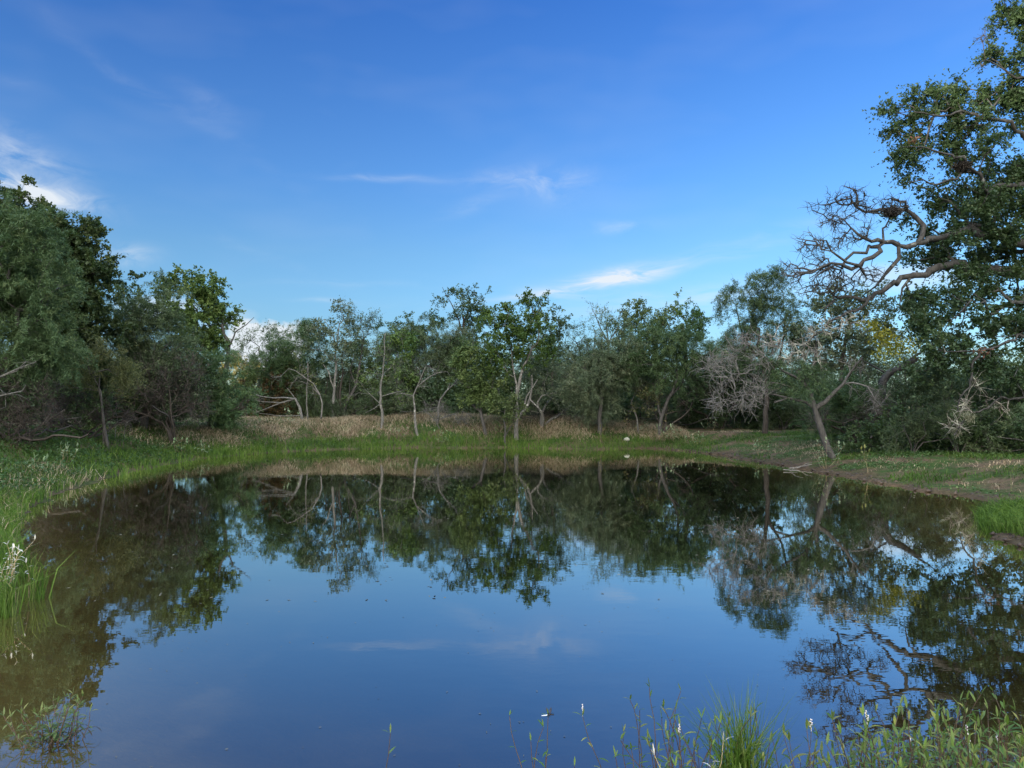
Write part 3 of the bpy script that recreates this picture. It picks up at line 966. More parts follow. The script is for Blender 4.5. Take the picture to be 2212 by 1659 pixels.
T('bare_tree', 'pale forked bare limbs leaning right, just left of the yellow-green tree', 38.5, (945, 900),
  [(985, 805, 12, 18), (995, 820, 12, 14)], None, None, 'palebark', limbs=[([(945, 900), (952, 860), (968, 840), (985, 825), (997, 800)], .07, .02), ([(972, 838), (975, 815), (965, 800)], .03, .01)], dens=7, seed=41, tw=3)
T('mesquite_tree', 'wide feathery mesquite dome left of the tallest dark tree', 43, (880, 905),
  [(850, 735, 34, 24), (890, 730, 40, 26), (930, 735, 40, 30), (840, 765, 40, 22), (900, 770, 60, 28), (960, 760, 30, 30), (880, 800, 60, 22), (940, 800, 50, 24)],
  'feather', 'mesquite', 'bark', R=0.14, dens=6, seed=42, nl=1.5, cr=1.1)
T('oak_tree', 'low dark-crowned oak showing above the feathery dome left of the tallest dark tree', 49, (900, 900),
  [(838, 706, 18, 14), (876, 705, 18, 14), (905, 712, 28, 12), (935, 700, 30, 16), (925, 690, 14, 8), (880, 730, 60, 16), (840, 730, 30, 20)], 'broad', 'darkleaf', 'darkbark', R=0.18, dens=4, seed=43, cr=1.1)
T('elm_tree', 'tallest tree on the far bank, dark narrow crown leaning left above the treeline', 49, (1000, 900),
  [(968, 628, 14, 12), (962, 655, 14, 10), (1000, 640, 26, 20), (1025, 650, 20, 16), (995, 675, 34, 24), (1035, 680, 16, 18), (1000, 710, 34, 26), (1010, 750, 40, 28), (965, 760, 30, 24)],
  'broad', 'darkleaf', 'darkbark', limbs=[([(1000, 900), (1003, 820), (1005, 740), (998, 680)], .16, .06), ([(1003, 730), (985, 680), (966, 640), (955, 620)], .07, .015), ([(1000, 700), (1015, 670), (1030, 650)], .06, .02)],
  dens=5.5, seed=44, nl=.7, ls=1.0)
T('elm_tree', 'lush yellow-green tree with rounded open crown and pale trunk, centre of the far bank', 37, (1115, 915),
  [(1065, 690, 28, 22), (1105, 675, 30, 20), (1150, 665, 30, 20), (1085, 720, 40, 28), (1130, 710, 40, 30), (1165, 700, 26, 26), (1120, 755, 50, 28), (1175, 740, 26, 26), (1070, 765, 34, 24)],
  'broad', 'bright', 'palebark', limbs=[([(1115, 915), (1116, 870), (1122, 830), (1135, 790), (1150, 750)], .12, .05), ([(1120, 842), (1110, 800), (1105, 750)], .06, .025), ([(1140, 905, .4), (1146, 860, .4), (1148, 810, .3)], .09, .03), ([(1125, 895), (1138, 858), (1160, 820)], .05, .02)],
  dens=6.5, seed=45, nl=.95)
T('elm_tree', 'dark ragged tree top touching the right side of the yellow-green tree', 41, (1190, 905),
  [(1185, 690, 22, 22), (1210, 700, 20, 22), (1200, 735, 30, 24), (1165, 790, 40, 24)], 'broad', 'darkleaf', 'darkbark', R=0.12, dens=5.5, seed=46, nl=.8)
T('elm_tree', 'low bright yellow-green tree with drooping sprays left of the central pale trunk', 37.4, (1050, 915),
  [(1020, 765, 34, 20), (1040, 790, 40, 24), (1005, 800, 22, 18), (1015, 845, 34, 14), (1050, 840, 36, 20), (1000, 870, 22, 8), (1060, 870, 30, 22), (1030, 815, 36, 20)],
  'broad', 'bright', 'bark', R=0.09, dens=7, seed=47, nl=1.0)
T('sapling', 'small leafy tree rooted at the waterline of the far bank, below the yellow-green tree', 36.4, (1092, 942),
  [(1085, 868, 24, 14), (1110, 860, 20, 16), (1078, 895, 14, 12), (1098, 888, 18, 16), (1120, 880, 14, 10)], 'broad', 'bright', 'bark',
  limbs=[([(1092, 945), (1091, 910), (1094, 875)], .045, .02), ([(1106, 943, .1), (1107, 915, .1), (1110, 885)], .035, .015)], dens=8, seed=48, nl=.55, ls=.9)
T('elm_tree', 'grey-green tree with many thin pale branches right of the central pale trunk', 38, (1170, 915),
  [(1160, 810, 34, 24), (1195, 830, 40, 26), (1150, 850, 34, 20), (1215, 860, 34, 24), (1180, 870, 46, 20), (1230, 815, 26, 20)], 'small', 'grey', 'palebark', R=0.08, dens=7, seed=49, nl=1.1, tw=2, stems=3)
T('acacia_tree', 'see-through tree with forked dark branches and sky showing, right of the yellow-green tree', 44, (1265, 905),
  [(1235, 730, 22, 24), (1262, 710, 24, 18), (1285, 740, 24, 26), (1255, 765, 34, 22), (1230, 780, 26, 16), (1295, 775, 22, 20)], 'small', 'grey', 'darkbark',
  limbs=[([(1265, 905), (1262, 840), (1258, 790), (1245, 740)], .11, .03), ([(1260, 800), (1280, 760), (1285, 720)], .06, .02), ([(1259, 790), (1235, 765), (1220, 740)], .05, .015)], dens=6, seed=50, nl=.55, tw=3)
T('elm_tree', 'tree with sparse upright feathery sprigs rising right of centre against the sky', 42, (1310, 905),
  [(1280, 668, 10, 14), (1297, 680, 16, 14), (1315, 690, 24, 18), (1345, 675, 12, 18), (1355, 700, 14, 16), (1330, 710, 28, 16), (1310, 735, 40, 20)], 'small', 'grey', 'bark',
  limbs=[([(1310, 905), (1312, 830), (1315, 760), (1310, 700)], .11, .03), ([(1312, 740), (1295, 700), (1276, 655)], .04, .01), ([(1314, 740), (1335, 705), (1345, 668)], .04, .01)], dens=7, seed=51, nl=.7, tw=2)
T('juniper_tree', 'dense drooping dull green tree with short straight trunk, right of centre', 36.8, (1295, 930),
  [(1270, 760, 38, 36), (1320, 755, 40, 38), (1295, 800, 60, 34), (1255, 820, 36, 30), (1340, 810, 36, 30), (1280, 850, 50, 28), (1325, 865, 40, 26), (1300, 890, 34, 14), (1250, 875, 26, 16)],
  'feather', 'grey', 'bark', limbs=[([(1295, 935), (1295, 900), (1297, 850), (1300, 790)], .11, .05), ([(1297, 870), (1270, 820), (1262, 780)], .05, .02), ([(1297, 860), (1325, 810), (1330, 770)], .05, .02)], dens=8, seed=52, nl=1.2, cr=.95, tw=1)
T('oak_tree', 'bright dark-green oak top standing up right of centre, the left one of a pair', 48, (1400, 900),
  [(1375, 680, 22, 18), (1405, 675, 26, 20), (1440, 690, 26, 20), (1400, 705, 50, 20), (1360, 720, 40, 20), (1320, 705, 12, 10)], 'broad', 'broad', 'darkbark', R=0.18, dens=5.5, seed=53, nl=1.0)
T('oak_tree', 'bright dark-green oak top standing up right of centre, the right one of a pair', 48, (1495, 900),
  [(1475, 675, 20, 14), (1500, 682, 26, 16), (1525, 690, 16, 14), (1490, 705, 40, 18)], 'broad', 'broad', 'darkbark', R=0.18, dens=5.5, seed=54, nl=1.0)
T('mesquite_tree', 'broad feathery mesquite dome on reddish stems, below the pair of dark-green oak tops', 37, (1425, 935),
  [(1395, 735, 40, 26), (1440, 725, 46, 26), (1490, 735, 44, 30), (1415, 770, 60, 30), (1480, 775, 56, 30), (1380, 790, 40, 30), (1525, 765, 26, 26), (1430, 810, 60, 24)],
  'feather', 'mesquite', 'bark', limbs=[([(1425, 935), (1430, 900), (1445, 860), (1460, 810), (1460, 760)], .10, .04), ([(1429, 905), (1420, 870), (1425, 820)], .06, .025), ([(1440, 870), (1475, 830), (1490, 780)], .05, .02)], dens=6.5, seed=55, nl=1.5, cr=1.05)
T('bare_tree', 'mass of fine bare purplish-grey branches under the feathery dome right of centre', 37.2, (1432, 930),
  [(1440, 820, 46, 24), (1490, 830, 44, 24), (1400, 845, 34, 22), (1460, 865, 50, 20), (1520, 850, 26, 20)], None, None, 'vine', R=.05, dens=10, seed=56, tw=4, stems=3)
T('willow_sapling', 'sparse sapling with yellowish leaves in front of the dark gap right of centre', 37.3, (1380, 928),
  [(1375, 840, 20, 16), (1405, 855, 26, 14), (1390, 880, 24, 14), (1360, 880, 16, 18), (1415, 890, 14, 12)], 'broad', 'olive', 'palebark', R=.05, dens=7, seed=57, nl=.3, tw=2)
T('mesquite_tree', 'tall wispy mesquite rising left of the big oak, with drooping plumes against the sky', 34, (1652, 940),
  [(1590, 625, 24, 22), (1640, 610, 26, 22), (1685, 590, 26, 26), (1570, 655, 24, 16), (1615, 660, 40, 28), (1670, 650, 40, 34), (1600, 700, 44, 28), (1650, 710, 50, 30), (1715, 690, 40, 44), (1640, 750, 60, 26), (1575, 730, 26, 20)],
  'feather', 'mesquite', 'darkbark', limbs=[([(1652, 940), (1654, 890), (1655, 840), (1645, 780), (1640, 710)], .13, .05), ([(1654, 830), (1685, 770), (1695, 690)], .07, .02), ([(1648, 780), (1605, 720), (1590, 660)], .05, .015)], dens=8, seed=58, nl=1.0, cr=.95, tw=2)
T('shrub', 'dark shaded bush behind the bare branches at the low gap of the bank', 39, (1560, 925),
  [(1520, 830, 50, 40), (1580, 840, 50, 40), (1600, 800, 50, 40), (1540, 880, 60, 26), (1640, 840, 50, 40), (1480, 870, 50, 26)], 'broad', 'darkleaf', 'darkbark', R=.08, dens=6, seed=59, nl=1.2, stems=4, cat='shrub')
T('elm_tree', 'grey-leaved broad tree behind the leaning mesquite and the dead oak limbs', 33, (1830, 950),
  [(1790, 660, 40, 40), (1850, 660, 44, 36), (1820, 720, 60, 40), (1890, 700, 40, 36), (1780, 760, 50, 36), (1850, 780, 60, 34), (1930, 650, 40, 34), (1730, 720, 30, 30)],
  'broad', 'grey', 'bark', R=0.15, dens=6.5, seed=60, nl=.7, tw=2, limbs=[([(1830, 950), (1815, 860), (1820, 780), (1835, 700)], .13, .05), ([(1757, 880, -.2), (1762, 820, -.2), (1765, 740, 0)], .13, .05)])
T('shrub', 'dark evergreen bush behind the foot of the leaning mesquite', 28, (1850, 950),
  [(1820, 850, 50, 36), (1870, 870, 55, 40), (1840, 910, 60, 30), (1910, 890, 40, 36), (1800, 900, 30, 30)], 'feather', 'darkleaf', 'darkbark', R=.07, dens=8, seed=61, nl=1.4, stems=4, cat='shrub')
T('vine_thicket', 'brown dry brush between the leaning mesquite and the gnarled grey trunk', 26.5, (1890, 955),
  [(1880, 900, 30, 36), (1915, 880, 30, 36), (1900, 930, 40, 18), (1740, 905, 30, 24)], None, None, 'vine', R=.04, dens=16, seed=62, tw=6, stems=5, cat='thicket')
T('leaning_mesquite', 'leaning mesquite rooted on the right bank with grey bare fan of branches reaching left', 24, (1801, 977),
  [(1690, 795, 30, 22), (1740, 805, 34, 22), (1780, 815, 26, 16), (1720, 840, 30, 12)], 'feather', 'mesquite', 'bark',
  limbs=[([(1801, 977), (1785, 945), (1768, 905), (1760, 880)], .12, .09),
         ([(1762, 884), (1740, 868), (1700, 860), (1672, 870)], .06, .03), ([(1760, 880), (1750, 850), (1735, 825), (1720, 800)], .09, .03),
         ([(1764, 880), (1800, 850), (1830, 810), (1862, 770)], .08, .02), ([(1740, 830), (1690, 800), (1650, 770)], .05, .015),
         ([(1700, 861), (1650, 850), (1600, 855), (1560, 865)], .035, .01)],
  dens=12, seed=63, nl=.75, cr=.8, jit=.05, tw=1,
  bareblobs=[(1560, 800, 36, 26), (1600, 850, 46, 26), (1560, 872, 40, 16), (1640, 785, 36, 26), (1650, 840, 36, 24), (1530, 790, 16, 18), (1620, 745, 36, 22), (1860, 850, 36, 16), (1900, 870, 22, 12), (1850, 785, 26, 14), (1580, 770, 30, 20)])
T('gnarled_tree', 'gnarled grey trunk with lichen leaning right behind the oak foliage, right bank', 29, (1890, 960),
  [(1985, 755, 34, 22), (2030, 745, 30, 20), (1960, 735, 30, 16), (2060, 770, 30, 20), (1940, 770, 20, 14)], None, None, 'oakbark',
  limbs=[([(1890, 960), (1893, 900), (1900, 850), (1917, 805), (1940, 795), (1985, 775)], .24, .10), ([(1905, 850), (1890, 865), (1870, 875), (1840, 865)], .09, .02), ([(1940, 795), (1975, 765), (2010, 745)], .08, .02), ([(1915, 808), (1890, 790), (1860, 778)], .05, .015)],
  dens=8, seed=64, tw=3)
T('mesquite_tree', 'dark feathery thicket tree between the gnarled trunk and the hanging dead limb', 27.5, (2030, 975),
  [(2000, 830, 50, 40), (2060, 840, 55, 45), (1990, 890, 50, 40), (2060, 900, 60, 40), (2120, 870, 40, 50), (2020, 940, 60, 24), (2110, 930, 50, 30)], 'feather', 'darkleaf', 'darkbark', R=.09, dens=8, seed=65, nl=1.5, stems=4)
T('mesquite_tree', 'dark feathery tree with leaning black trunk at the right edge under the oak', 25, (2166, 985),
  [(2170, 840, 50, 50), (2230, 830, 60, 60), (2190, 900, 50, 34), (2250, 900, 60, 50), (2140, 920, 30, 24), (2200, 945, 50, 20)], 'feather', 'darkleaf', 'darkbark', dens=8, seed=66, nl=1.4,
  limbs=[([(2172, 985), (2160, 945), (2140, 905), (2130, 870)], .10, .05), ([(2120, 985, .4), (2124, 940, .4), (2140, 890)], .08, .04), ([(2060, 975, .8), (2075, 930, .8), (2090, 890)], .07, .03)])
T('vine_thicket', 'dark twiggy deadfall leaning left at the foot of the right-hand thicket', 25.5, (2010, 965),
  [(1960, 925, 40, 16), (2000, 935, 50, 18), (2050, 945, 50, 16), (1940, 905, 26, 12)], None, None, 'darkbark', R=.045, dens=14, seed=67, tw=5, stems=5, cat='thicket')

# low shrubs under the far trees: three built, the rest copied
sprot = []
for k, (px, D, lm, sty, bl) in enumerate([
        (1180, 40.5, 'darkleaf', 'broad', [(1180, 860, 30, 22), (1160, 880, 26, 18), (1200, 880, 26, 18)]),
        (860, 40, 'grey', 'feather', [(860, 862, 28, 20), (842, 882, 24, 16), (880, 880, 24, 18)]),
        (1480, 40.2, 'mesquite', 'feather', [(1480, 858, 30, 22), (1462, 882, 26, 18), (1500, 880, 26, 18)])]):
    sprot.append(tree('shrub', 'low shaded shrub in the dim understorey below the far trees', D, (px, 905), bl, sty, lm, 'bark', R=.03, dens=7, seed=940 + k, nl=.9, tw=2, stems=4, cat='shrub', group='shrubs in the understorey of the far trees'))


# slender trees filling the far treeline: four built, the rest copied
protos = []
for k, (px, D, lm, bk, bl) in enumerate([
        (840, 41.5, 'grey', 'bark', [(835, 790, 26, 24), (850, 765, 20, 18), (825, 820, 24, 18), (850, 840, 26, 16), (838, 745, 12, 12)]),
        (1000, 42.5, 'mesquite', 'palebark', [(1000, 770, 24, 26), (985, 800, 22, 20), (1015, 805, 24, 20), (1000, 840, 30, 16), (1005, 740, 12, 14)]),
        (1345, 41, 'bright', 'bark', [(1345, 775, 26, 22), (1330, 805, 24, 18), (1362, 810, 22, 18), (1340, 845, 28, 16), (1350, 750, 14, 12)]),
        (1560, 41.5, 'grey', 'palebark', [(1560, 770, 26, 26), (1545, 800, 24, 20), (1575, 805, 24, 20), (1560, 845, 28, 18), (1566, 740, 12, 14)])]):
    sty = ('small', 'feather', 'broad', 'feather')[k]
    protos.append(tree('slender_tree', 'slender grey-green tree filling the far treeline between larger trees', D, (px, 905), bl, sty, lm, bk,
                       limbs=[([(px, 905), (px + 3, 850), (px - 3, 800), (px + 2, 760)], .042, .014), ([(px + 1, 860, .1), (px + 16, 820), (px + 18, 780)], .03, .012), ([(px - 6, 905, .4), (px - 9, 860, .3), (px - 14, 800)], .035, .012)],
                       dens=6.5, seed=900 + k, nl=.75, tw=2, group='slender trees filling the far treeline'))


def copy_tree(o, loc, rz, sc):
    c = o.copy(); COL.objects.link(c)
    c.location = loc; c.rotation_euler = (0, 0, rz); c.scale = sc
    for ch in list(o.children):
        q = ch.copy(); COL.objects.link(q); q.parent = c
    return c


rc = np.random.RandomState(8)
k = 0
for px in np.linspace(560, 1760, 30):
    px = px + rc.uniform(-18, 18)
    D = rc.uniform(39.4, 42.5)
    if 1490 < px < 1555:
        D = 45
    x = (px - 1106) / F * D
    s_ = rc.uniform(.7, 1.15)
    copy_tree(sprot[rc.randint(3)], (x, D, hat(x, D) - .05), rc.uniform(0, 6.28), (s_ * 1.2, s_ * 1.1, s_))
for (x, D, s_) in ((12.4, 23.6, .75), (13.4, 22.8, .85), (14.3, 23.4, .9), (15.2, 22.4, .95), (16.0, 21.6, .9), (13.9, 24.4, 1.0), (11.6, 25.0, .7), (14.9, 21.0, .7), (16.6, 22.8, 1.1), (12.9, 25.4, 1.0)):
    o = copy_tree(sprot[0 if rc.rand() < .6 else 2], (x, D, hat(x, D) - .05), rc.uniform(0, 6.28), (s_, s_, s_))
    o['label'] = 'low shaded shrub in the dark brush at the edge of the right bank'
    o['group'] = 'shrubs along the edge of the right bank'
for px in list(np.linspace(545, 1745, 27)) + list(np.linspace(570, 1700, 12)) + [1790, 1850, 1910, 1960, 300, 360, 420]:
    px = px + rc.uniform(-16, 16)
    D = rc.uniform(39.6, 45)
    if px > 1760:
        D = rc.uniform(33, 37)
    if 1490 < px < 1550:
        D = 46
    x = (px - 1106) / F * D
    s_ = rc.uniform(.72, 1.12)
    if px < 600:
        s_ *= .8
    copy_tree(protos[rc.randint(4)], (x, D, hat(x, D) - .05), rc.uniform(0, 6.28), (s_ * rc.uniform(.9, 1.3), s_ * 1.1, s_))
    k += 1


def build_oak():
    D = 26.0
    b = at(2440, 885, D); b[2] = hat(b[0], b[1]) - 0.1
    root = tag(empty('oak_tree', b), 'huge gnarled oak overhanging the right bank, half bare and half leafy', 'tree')
    g = Grow(77); rs = g.rs

    def L(pts, r0, r1, jit=0.085, step=0.26):
        g.limb([at(p[0], p[1], D + (p[2] if len(p) > 2 else 0)) for p in pts], r0 * .68, r1 * .6, step, jit)
    g.limb([b, at(2432, 860, D), at(2400, 740, D), at(2370, 650, D)], .60, .46, .35, .05)
    L([(2370, 650), (2290, 612), (2212, 600), (2120, 585, -.3), (2040, 583, -.8), (1965, 600, -1), (1910, 623, -1.2), (1880, 641, -1.3), (1850, 634, -1.5), (1815, 640, -1.7), (1780, 668, -1.9)], .34, .05)
    L([(1880, 641, -1.3), (1848, 668, -1.5), (1800, 690, -1.8), (1768, 720, -2), (1745, 745, -2)], .10, .025)
    L([(1965, 600, -1), (1950, 640, -1.2), (1930, 670, -1.5)], .07, .02)
    L([(2370, 650), (2300, 560), (2200, 525, -.5), (2100, 505, -1), (2033, 510, -1.2), (1985, 516, -1.4), (1950, 528, -1.5), (1921, 537, -1.6), (1872, 538, -1.8), (1835, 558, -2), (1800, 590, -2.2), (1760, 600, -2.4)], .32, .03)
    L([(1950, 528, -1.5), (1938, 558, -1.4), (1912, 575, -1.2), (1890, 605, -1), (1868, 630, -.8)], .13, .03)
    L([(1985, 516, -1.4), (2000, 488, -1.2), (1978, 466, -1), (1930, 470, -1), (1890, 470, -1.2), (1850, 455, -1.4), (1815, 432, -1.6), (1772, 440, -1.8)], .15, .02)
    L([(1921, 537, -1.6), (1882, 520, -1.9), (1846, 515, -2.1), (1822, 485, -2.3), (1798, 468, -2.5)], .11, .02)
    L([(1895, 538, -1.7), (1862, 570, -2.2), (1820, 560, -2.5), (1785, 540, -2.7), (1752, 515, -2.9)], .11, .02)
    L([(1862, 570, -2.2), (1820, 592, -2.4), (1770, 575, -2.6), (1725, 600, -2.8), (1690, 592, -3)], .09, .015)
    L([(1921, 537, -1.6), (1910, 500, -1.3), (1925, 470, -1.0)], .07, .03)
    L([(2380, 690), (2345, 480), (2290, 360), (2230, 300, -.4), (2188, 282, -.6), (2170, 266, -.8), (2128, 254, -.9), (2132, 232, -1), (2155, 208, -1)], .34, .05)
    L([(2290, 360), (2220, 400, -.6), (2150, 405, -1), (2102, 372, -1.3), (2050, 383, -1.6), (1998, 387, -1.8), (1964, 396, -2)], .17, .02)
    L([(2102, 372, -1.3), (2060, 330, -1.5), (2005, 325, -1.8), (1950, 300, -2)], .09, .02)
    L([(2128, 254, -.9), (2070, 250, -1.2), (2000, 235, -1.5), (1940, 245, -1.7)], .08, .015)
    L([(2290, 360), (2265, 200), (2235, 100), (2218, 30)], .20, .03)
    L([(2262, 190), (2195, 160, -.5), (2150, 140, -.9), (2118, 85, -1.2)], .09, .012)
    L([(2300, 612), (2225, 640, -1), (2160, 672, -2), (2110, 650, -2.6), (2060, 690, -3)], .17, .03)
    L([(2370, 700), (2280, 700, -1.5), (2200, 720, -3), (2120, 760, -4), (2060, 760, -4.5)], .16, .03)
    L([(2400, 780), (2300, 800, -2), (2225, 862, -3.2), (2180, 868, -3.6), (2164, 862, -3.8), (2140, 885, -4), (2115, 891, -4.1), (2087, 903, -4.2), (2073, 922, -4.3), (2062, 942, -4.4)], .15, .03, .04, .2)
    L([(2120, 760, -4), (2098, 800, -4.1), (2094, 841, -4.2), (2074, 857, -4.2), (2071, 889, -4.2)], .07, .025, .03, .15)
    n0 = len(g.tips)
    live = [(2200, 60, 30, 40), (2165, 125, 26, 22), (2205, 140, 40, 40), (2150, 200, 40, 22), (2200, 205, 40, 30), (2060, 205, 50, 26), (2110, 215, 30, 22), (2010, 212, 28, 20),
            (1922, 245, 20, 14), (1965, 240, 28, 26), (1930, 285, 18, 22), (2030, 262, 60, 34), (2085, 280, 40, 34), (1990, 310, 46, 26), (1945, 345, 24, 18), (1962, 385, 16, 11), (2050, 330, 44, 26),
            (2110, 335, 34, 30), (2205, 340, 24, 40), (2185, 385, 46, 34), (2110, 405, 50, 28), (2050, 425, 50, 30), (2012, 445, 28, 18), (2180, 450, 50, 46), (2110, 470, 56, 34), (2052, 485, 36, 22),
            (1998, 505, 32, 20), (2040, 545, 56, 26), (2120, 545, 56, 30), (2190, 540, 40, 36), (2000, 562, 32, 20), (1932, 470, 20, 9), (1960, 478, 20, 9),
            (1985, 640, 42, 22, -1), (2060, 640, 56, 26, -1.5), (2150, 625, 46, 22, -1.5), (2200, 645, 30, 28, -1), (1980, 690, 36, 30, -2), (2050, 700, 56, 36, -3), (2130, 705, 56, 36, -3), (2195, 715, 36, 40, -3),
            (2010, 760, 44, 20, -4), (2090, 765, 54, 26, -4), (2170, 780, 46, 32, -3.5), (2212, 805, 28, 24, -3.5), (1978, 800, 20, 12, -4), (2180, 830, 24, 18, -4),
            (2185, 30, 26, 26), (2205, 95, 26, 30), (2195, 175, 30, 26), (2205, 260, 24, 26), (2150, 300, 26, 18, -1.5), (2120, 505, 44, 18, -1.2), (2180, 510, 36, 22, -1.4), (2060, 515, 30, 14, -1.6),
            (2100, 590, 50, 16, -1.5), (2190, 598, 36, 18, -1.2), (2040, 595, 34, 10, -1.8), (2150, 440, 50, 30, -1.5), (2212, 470, 26, 40, -1.5), (2140, 245, 20, 12, -1.4), (1965, 205, 14, 10),
            (2280, 100, 50, 80), (2290, 250, 60, 80), (2300, 400, 70, 90), (2300, 560, 70, 80), (2300, 720, 70, 60, -2), (2400, 220, 70, 100), (2430, 420, 80, 120), (2460, 620, 80, 100), (2580, 480, 80, 150)]
    A = blob_points(rs, live, D, 17.0, 0.78, clus=3.0, grow=1.04)
    g.attract(A, step=0.3, jit=0.05, bal=0.3)
    n1 = len(g.tips)
    dead = [(1775, 445, 22, 14), (1812, 428, 28, 16), (1848, 425, 22, 18), (1795, 478, 30, 18), (1832, 468, 25, 18), (1868, 450, 20, 18), (1935, 440, 36, 20), (1752, 530, 26, 22), (1782, 540, 30, 18),
            (1832, 515, 36, 20), (1870, 500, 24, 16), (1720, 590, 34, 16), (1760, 580, 36, 16), (1800, 592, 36, 20), (1880, 590, 36, 18), (1755, 620, 44, 16), (1822, 615, 36, 16), (1700, 575, 16, 8),
            (2125, 85, 14, 14, -1), (2128, 140, 14, 8, -1)]
    A = blob_points(rs, [q + (-2.0,) if len(q) == 4 else q for q in dead], D, 84.0, 0.6, clus=22)
    g.attract(A, step=0.22, jit=0.055, bal=0.22, up=0.3)
    n2 = len(g.tips)
    hang = [(1700, 730, 34, 20, -2), (1735, 758, 38, 20, -2), (1760, 720, 28, 24, -2), (1702, 770, 26, 12, -2), (1772, 785, 12, 16, -2), (1850, 690, 36, 14, -2), (2100, 880, 34, 14, -4), (2080, 915, 26, 16, -4.2), (2160, 880, 26, 16, -3.8), (2100, 830, 20, 14, -4)]
    A = blob_points(rs, hang, D, 44.0, 0.5, clus=12)
    lo = g.n
    g.attract(A, step=0.2, jit=0.05, bal=0.15, up=-0.1)
    n3 = len(g.tips)
    rad = g.radii(.011, .6)
    n = g.n
    # a second mesh for the hanging lichen-covered limbs
    V, Fc = tubes(g.pos[:lo] - b, g.par[:lo], rad[:lo], rough=0.10, rs=rs)
    Vs = [V]
    tips = np.array(g.tips)
    t = tips[n1:n2]
    twig_add(rs, Vs, Fc, g.pos[t] - b, .34, .009, 3, outward=g.dir[t] * .6, sub=3)
    t = tips[:n1]
    twig_add(rs, Vs, Fc, g.pos[t] - b, .35, .007, 2, outward=g.dir[t])
    link('trunk', mesh_from('oak_trunk', np.concatenate(Vs), Fc, smooth=True), M['oakbark'], root)
    par = g.par[:n]
    comp = np.full(n, -1)
    for i in range(lo, n):
        comp[i] = i if par[i] < lo else comp[par[i]]
    for ci in np.unique(comp[lo:]):
        idx = np.where(comp == ci)[0]
        a_ = par[ci]
        mp = np.full(n, -1); mp[idx] = 1 + np.arange(len(idx)); mp[a_] = 0
        P2 = np.concatenate([g.pos[a_:a_ + 1], g.pos[idx]]) - b
        pr2 = np.concatenate([[-1], mp[par[idx]]])
        V, Fc = tubes(P2, pr2, np.concatenate([[min(rad[a_], .03)], np.maximum(rad[idx], .013)]), rough=0.12, rs=rs)
        Vs = [V]
        t = np.array([q for q in tips[n2:n3] if comp[q] == ci], int)
        if len(t):
            twig_add(rs, Vs, Fc, g.pos[t] - b, .40, .011, 4, outward=g.dir[t], sub=3)
        tag(link('dead_branch', mesh_from('oak_dead_branch', np.concatenate(Vs), Fc, smooth=True), M['lichenbark'], root), 'whitish lichen-covered hanging dead branch')
    t = g.pos[tips[:n1]] - b
    ax = g.dir[tips[:n1]]
    V, Fq, ti = leaves(rs, t, 86, .20, .112, .060, droop=.1, flat=.28, chain=True, axis=ax)
    V2, Fq2, ti2 = leaves(rs, t, 30, .34, .105, .055, droop=.2, flat=.15, chain=True, axis=ax)
    link('crown', mesh_from('oak_crown', np.concatenate([V, V2]), [Fq, Fq2 + len(V)], np.concatenate([ti, ti2])), M['oakleaf'], root)
    for nm, mt, bl, dn in (('yellow_foliage', 'yellow', [(1910, 712, 30, 16, -3), (1892, 700, 16, 13, -3), (1935, 768, 34, 15, -3.5), (1922, 738, 18, 14, -3.2), (1965, 745, 20, 10, -3.5)], 10),
                           ('rust_leaves', 'rust', [(1975, 301, 10, 5, -2.2), (2131, 757, 9, 5, -5)], 10)):
        A2 = blob_points(rs, bl, D, dn, .6) - b
        V, Fq, ti = leaves(rs, A2, 60 if mt == 'yellow' else 12, .20 if mt == 'yellow' else .10, .12, .050, droop=.3)
        link(nm, mesh_from(nm, V, [Fq], ti), M[mt], root)
    # limb carrying the yellow foliage
    return root


build_oak()


# ------------------------------------------------------------------ fallen and bare limbs on the banks
def bare(name, label, D, base, limbs, mat, seed, blobs=None, cat='tree', dens=8, tw=3):
    return tree(name, label, D, base, blobs or [(base[0], base[1] - 40, 6, 6)], None, None, mat, limbs=limbs, dens=dens, seed=seed, tw=tw, jit=.04, cat=cat)


bare('fallen_tree', 'pale fallen limbs fanning out level to the left on the far bank', 37.5, (655, 905),
     [([(655, 905), (648, 882), (638, 862)], .07, .06), ([(638, 861), (593, 859), (561, 855), (536, 845)], .05, .015), ([(637, 864), (609, 870), (593, 877), (571, 885), (545, 893)], .05, .012),
      ([(609, 869), (574, 870), (545, 866), (521, 868)], .035, .01), ([(638, 861), (630, 850), (620, 838)], .03, .015), ([(640, 895), (600, 897), (560, 893)], .03, .01)],
     'palebark', 71, [(535, 855, 18, 10), (530, 875, 20, 10), (550, 890, 20, 6), (560, 860, 20, 8)], dens=12, tw=3)
bare('fallen_tree', 'white dead branches reaching sideways out of the left thicket under the olive-green tree', 25.0, (226, 950),
     [([(226, 950), (222, 900), (218, 845)], .032, .028), ([(218, 845), (190, 842), (160, 840), (132, 838)], .035, .01), ([(218, 850), (205, 820), (169, 822), (139, 832), (116, 834)], .03, .01),
      ([(218, 865), (185, 898), (150, 905), (125, 906), (93, 886)], .028, .012), ([(210, 842), (190, 830), (180, 812)], .02, .01)],
     'palebark', 72, [(130, 830, 20, 10), (150, 845, 24, 8), (110, 880, 16, 12)], dens=12, tw=3)
bare('fallen_tree', 'white dead branches at the far left edge below the feathery mesquite', 20.5, (-60, 960),
     [([(-60, 960), (-45, 880), (-20, 822)], .07, .05), ([(-20, 822), (5, 812), (40, 796), (79, 781)], .04, .012), ([(-40, 870), (0, 855), (46, 848), (56, 830)], .035, .012), ([(10, 810), (35, 800), (52, 783)], .02, .01)],
     'palebark', 73, [(60, 790, 20, 8), (30, 850, 24, 8)], dens=12, tw=3)
